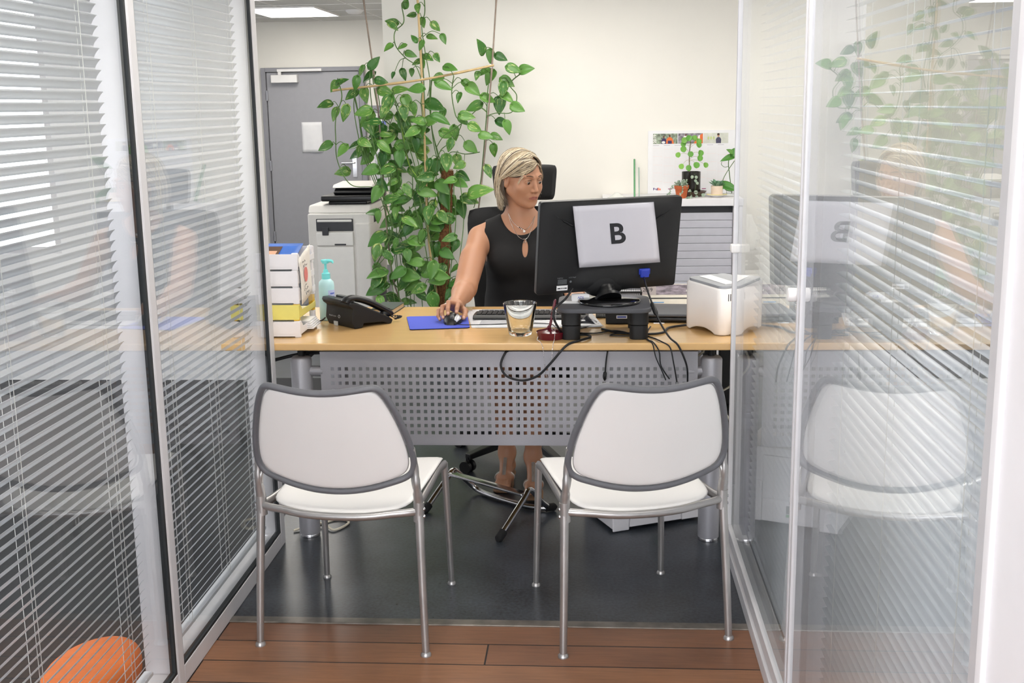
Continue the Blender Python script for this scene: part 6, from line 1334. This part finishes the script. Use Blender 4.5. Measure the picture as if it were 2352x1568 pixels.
for i in range(3000):
    u = rng.uniform()
    phi = rng.uniform(-45, 105) if u < .68 else rng.uniform(105, 208)
    if phi < 105: k = np.clip((phi+45)/150*3.6+rng.normal(0, .18), 0, 3.99)
    else: k = np.clip((208-phi)/103*3.6+rng.normal(0, .18), 0, 3.99)
    j = int(k); pp0 = part_pts[j]*(1-k+j)+part_pts[j+1]*(k-j)+rng.normal(0, .0012, 3)
    a0 = pp0/ER; a0 = a0/np.linalg.norm(a0); ph = radians(phi)
    tz = rng.uniform(.0, .06)
    a1 = np.array([cos(ph), -sin(ph), tz]); a1 /= np.linalg.norm(a1); s = 1+abs(rng.normal(0, .018)); P = []
    for t in np.linspace(0, 1, 9): P.append(EC+sl(a0, a1, t)*ER*s*(1+.035*sin(pi*t)))
    out = np.array([cos(ph), -sin(ph), 0])
    if phi < 55:           # swept over the temple and tucked behind the ear
        tgt = np.array([.0795+rng.uniform(0, .005), -.032+rng.uniform(-.010, .004), .004+rng.uniform(-.012, .012)])
        w = max(0, (22-phi)/67); w2 = min(1, (55-phi)/33); tgt = tgt*w2+(EC+a1*ER*s)*(1-w2); at = (tgt-EC)/ER; rt_ = np.linalg.norm(at); at = at/rt_
        ct_ = a0+at+np.array([.25, .75, -.05])*w; ct_ = ct_/np.linalg.norm(ct_)*1.25; P = []
        for t in np.linspace(0, 1, 10):
            q = a0*(1-t)**2+2*t*(1-t)*ct_+at*t*t; q = q/np.linalg.norm(q); P.append(EC+q*ER*(s*(1+.035*sin(pi*t))*(1-t)+rt_*t))
        out = out*(1-w2)+np.array([.6, -.8, 0])*w2
    L = (rng.uniform(.05, .11) if phi < 180 else rng.uniform(.03, .07)) if phi > 150 else rng.uniform(.09, .132)
    base = P[-1]; cur = rng.uniform(-.008, .008); inw = rng.uniform(.004, .020)
    for t in np.linspace(.2, 1, 5): P.append(base+np.array([0, 0, -L*t])+out*(.009*sin(pi*t)-inw*t*t)+np.array([0, cur*t*t, 0]))
    strand(P, rng.uniform(.0007, .0013), streak(phi))
# curtain of hair across her right forehead to the ear
lowC = [(-.024, .068, .074), (.010, .0885, .056), (.040, .0785, .036), (.065, .052, .020), (.079, .018, .018), (.0845, -.020, .020)]
hiC = [(-.026, .056, .081), (.018, .066, .090), (.048, .050, .078), (.070, .022, .060), (.082, -.008, .040), (.086, -.034, .018)]
for i in range(620):
    w = rng.uniform()*1.3; e = np.array(lowC)*(1-w)+np.array(hiC)*w; e += rng.normal(0, .0012, e.shape); e[1:, :] *= 1+.02*rng.uniform()
    if w < .25: e[-1] = e[-1]*(1-.5*rng.uniform())+e[-2]*.5*rng.uniform() if rng.uniform() < .0 else e[-1]+np.array([0, 0, rng.uniform(-.008, .012)])
    elif w > .25: e = np.vstack([e, [[.0815, -.034+rng.uniform(-.006, .004), -.004+rng.uniform(-.01, .012)]]])
    strand([np.array(q) for q in spline([tuple(q) for q in e], 4)], rng.uniform(.0006, .0012), float(np.clip(streak(-200+w*60)-.16*(w < .3), .05, 1)))
for i in range(220):      # dark under-layer between the ear and the nape
    y0_ = rng.uniform(-.045, -.012); strand([np.array(q) for q in spline([(.079, y0_, .0), (.080, y0_+.002, -.035), (.073, y0_+.008, -.075), (.062+rng.normal(0, .004), y0_+.014+rng.normal(0, .006), -.108+rng.normal(0, .010))], 4)], rng.uniform(.0008, .0014), float(np.clip(rng.normal(.2, .1), .03, .6)))
for i in range(30):       # wisps across the cheek
    strand([np.array(q) for q in spline([(.02, .086, .056), (.046, .079, .030), (.058+rng.normal(0, .002), .068, .010), (.063+rng.normal(0, .003), .059, -.010+rng.uniform(-.008, .010))], 4)], .0006, rng.uniform(.55, .95))
for i in range(16):       # loose wisps
    x = rng.uniform(.052, .066); strand([np.array(q) for q in spline([(.012, .086, .062), (x-.012, .076, .036), (x-.002, .064, .008), (x-.006, .060, -.012+rng.uniform(-.008, .008))], 4)], .0006, rng.uniform(.7, .95))
for i in range(260):      # her left side, falling past the cheek
    strand([np.array(q) for q in spline([(-.024+rng.normal(0, .003), .064+rng.normal(0, .004), .076), (-.054, .062, .054), (-.0745+rng.normal(0, .002), .040+rng.normal(0, .005), .012), (-.079+rng.normal(0, .004), .030+rng.normal(0, .006), -.03), (-.071+rng.normal(0, .005), .032+rng.normal(0, .008), -.055+rng.normal(0, .012))], 4)], rng.uniform(.0007, .0012), streak(300+rng.uniform(0, 60)))
hb.build('hair_strands', m_hair, hair)
# --- clothes
NK = (-.305, 1.125)
def blouse_out(P):
    d = sm(torso(P), thigh_top(P), .05)-.0065
    d = d-.004*np.clip((.95-P[:, 2])/.3, 0, 1)-.0018*np.sin(P[:, 2]*60+P[:, 0]*35)*np.clip((.86-P[:, 2])*6, 0, 1)
    return d
def thigh_top(P): return el(P, (-.305, 4.93, .60), (.19, .16, .10))
def blouse_cut(P):
    d = blouse_out(P)
    nk = el(np.stack([P[:, 0], 0*P[:, 0]+5.0, P[:, 2]+.09*np.clip(P[:, 1]-4.93, 0, .2)*4], 1), (NK[0], 5.0, NK[1]), (.092, 1, .112))
    d = cut(d, nk*1.0, .003)
    kh = np.sqrt(((P[:, 0]+.288)/.0125)**2+((P[:, 2]-.958)/.036)**2)-1; kh = np.maximum(kh*.0125, P[:, 1]-4.93)
    d = cut(d, kh, .002)
    for s_, S_, E_2, o_ in ((1, SHR, ELR, (-.470, 4.955, 1.0)), (-1, SHL, ELL, (-.142, 4.965, 1.0))):
        d = cut(d, rc(P, (o_[0]-s_*.028, o_[1], 1.03), (o_[0]-s_*.022, o_[1]-.015, .915), .050, .042), .006)
    return d
V, Q = snet(blouse_cut, (-.56, 4.72, .58), (-.06, 5.15, 1.16), .0035); V = smooth_mesh(V, Q, 3)
m_top = mat('black_crepe', '#0c0c0e', .8, var=.1, scale=200, bump=.15, bscale=800)
bl_ = np_mesh('blouse', V, Q, m_top, wm)
V, Q = snet(lambda P: np.maximum(sm(thigh(P), el(P, (-.305, 4.985, .585), (.185, .130, .125)), .05)-.008, 4.60-P[:, 1]), (-.53, 4.56, .44), (-.08, 5.16, .72), .008); V = smooth_mesh(V, Q, 2)
np_mesh('skirt', V, Q, m_top, wm)
# --- jewellery
m_sil = mat('silver_chain', '#d9d6d0', .2, 1)
def on_skin(x, z):
    lo, hi = 4.75, 4.99; f = lambda y: float(upper(np.array([[x, y, z]], np.float32))[0])
    for _ in range(30):
        mid = (lo+hi)/2
        if f(mid) > 0: lo = mid
        else: hi = mid
    return (x, lo-.0048, z)
def on_top(x, z):
    a = on_skin(x, z); lo, hi = 4.75, 4.99; f = lambda y: float(min(upper(np.array([[x, y, z]], np.float32))[0], blouse_cut(np.array([[x, y, z]], np.float32))[0]))
    for _ in range(30):
        mid = (lo+hi)/2
        if f(mid) > 0: lo = mid
        else: hi = mid
    return (x, lo-.003, z)
b = MB(); P = [on_skin(x, z) for x, z in ((-.358, 1.100), (-.345, 1.073), (-.325, 1.052), (-.305, 1.040), (-.292, 1.034), (-.276, 1.042), (-.262, 1.06), (-.252, 1.085))]; b.tube(P, .0011, 6, k=4); n1_ = b.build('necklace', m_sil, wm)
b = MB(); b.ball(on_skin(-.292, 1.028), .0055, 12, 8); b.build('pearl_pendant', mat('pearl_white', '#f2efe9', .2), n1_)
b = MB(); [b.ball(on_skin(x, z), .0026, 8, 6) for x, z in ((-.312, 1.0445), (-.306, 1.041), (-.299, 1.0375))]; b.build('dark_beads', m_rub, n1_)
b = MB(); P = [on_top(x, z) for x, z in ((-.360, 1.103), (-.352, 1.07), (-.338, 1.04), (-.318, 1.010), (-.300, .998), (-.283, .998), (-.268, 1.02), (-.255, 1.06), (-.248, 1.09))]; b.tube(P, .0010, 6, k=4); n2_ = b.build('long_necklace', m_sil, wm)
b = MB(); c = Vector(on_top(-.292, .990)); b.tube([c+Vector((.008*cos(k*pi/6), -.001, .008*sin(k*pi/6))) for k in range(12)], .0012, 6, closed=True); b.build('ring_pendant', m_sil, n2_)
b = MB(); c = Vector(FR['r'][0])*.45+Vector(FR['r'][1])*.55; ax = (Vector(FR['r'][1])-Vector(FR['r'][0])).normalized(); u = ax.orthogonal().normalized(); w = ax.cross(u)
b.tube([c+(u*cos(k*pi/8)+w*sin(k*pi/8))*.0098 for k in range(16)], .0014, 6, closed=True); b.build('finger_ring', m_sil, wm)
# --- sandals
m_sd = mat('silver_leather', '#c4bcb4', .3, .6, var=.15, scale=60); m_sole = mat('tan_sole', '#8a6a50', .7)
for (hl, bl2, to), an, rest in ((FTR, ANR, 0), (FTL, ANL, 1)):
    h_, b_, t_, a_ = [Vector(q) for q in (hl, bl2, to, an)]; u = (t_-h_); u.z = 0; u.normalize(); w = u.cross(Vector((0, 0, 1)))
    s_ = MB(); pts = [(h_-u*.026, .022), (h_, .029), (h_.lerp(b_, .5), .029), (b_, .040), (t_, .038), (t_+u*.016, .022)]; lo_ = [ .022+.002, .022+.003, .02, .022, .016, .013]
    vs = []
    for (p, hw), dz in zip(pts, (.026, .027, .026, .0245, .0175, .0165)):
        for q in (-1, 1):
            for z in (0, -.010): vs.append(p+w*q*hw+Vector((0, 0, -dz+z)))
    fs = []
    for i in range(5):
        o = i*4; fs += [(o, o+4, o+6, o+2), (o+1, o+3, o+7, o+5), (o, o+1, o+5, o+4), (o+2, o+6, o+7, o+3)]
    fs += [(0, 2, 3, 1), (20, 21, 23, 22)]
    s_.add(vs, fs, False); s_.box(h_.x-.02, h_.x+.02, h_.y-.022, h_.y+.03, max(.001, h_.z-.05), h_.z-.034); sd_ = s_.build('sandal', m_sole, wm, bevel=.004)
    def ring(c, axis, r1, r2, th, wd, nm):
        axis = axis.normalized(); e1 = axis.cross(w).normalized(); e2 = w
        q = MB(); n = 24; vs = []
        for k in range(n):
            d = e1*cos(2*pi*k/n)*r1+e2*sin(2*pi*k/n)*r2
            for s in (-1, 1):
                vs.append(c+d+axis*s*wd); vs.append(c+d*(1+th/r1)+axis*s*wd)
        q.add(vs, [f for k in range(n) for f in ((k*4, ((k+1) % n)*4, ((k+1) % n)*4+2, k*4+2), (k*4+1, k*4+3, ((k+1) % n)*4+3, ((k+1) % n)*4+1), (k*4, k*4+1, ((k+1) % n)*4+1, ((k+1) % n)*4), (k*4+2, ((k+1) % n)*4+2, ((k+1) % n)*4+3, k*4+3))], True)
        q.build(nm, m_sd, sd_)
    ring(a_+Vector((0, .004, .0)), Vector((0, -.25, 1)), .034, .033, .002, .005, 'ankle_strap')
    ring(b_+Vector((0, .008, .0)), u, .0235, .0385, .002, .010, 'toe_strap')
    dv = (b_-a_).normalized(); nv = (Vector((0, 0, 1))-dv*dv.z).normalized(); q = MB()
    q.tube([a_.lerp(b_, t)+nv*(.0325+(.0245-.0325)*t) for t in (.34, .45, .6, .75, .88, 1.0)], 1, 8, flat=(.0025, .0075), k=4); q.build('instep_strap', m_sd, sd_)
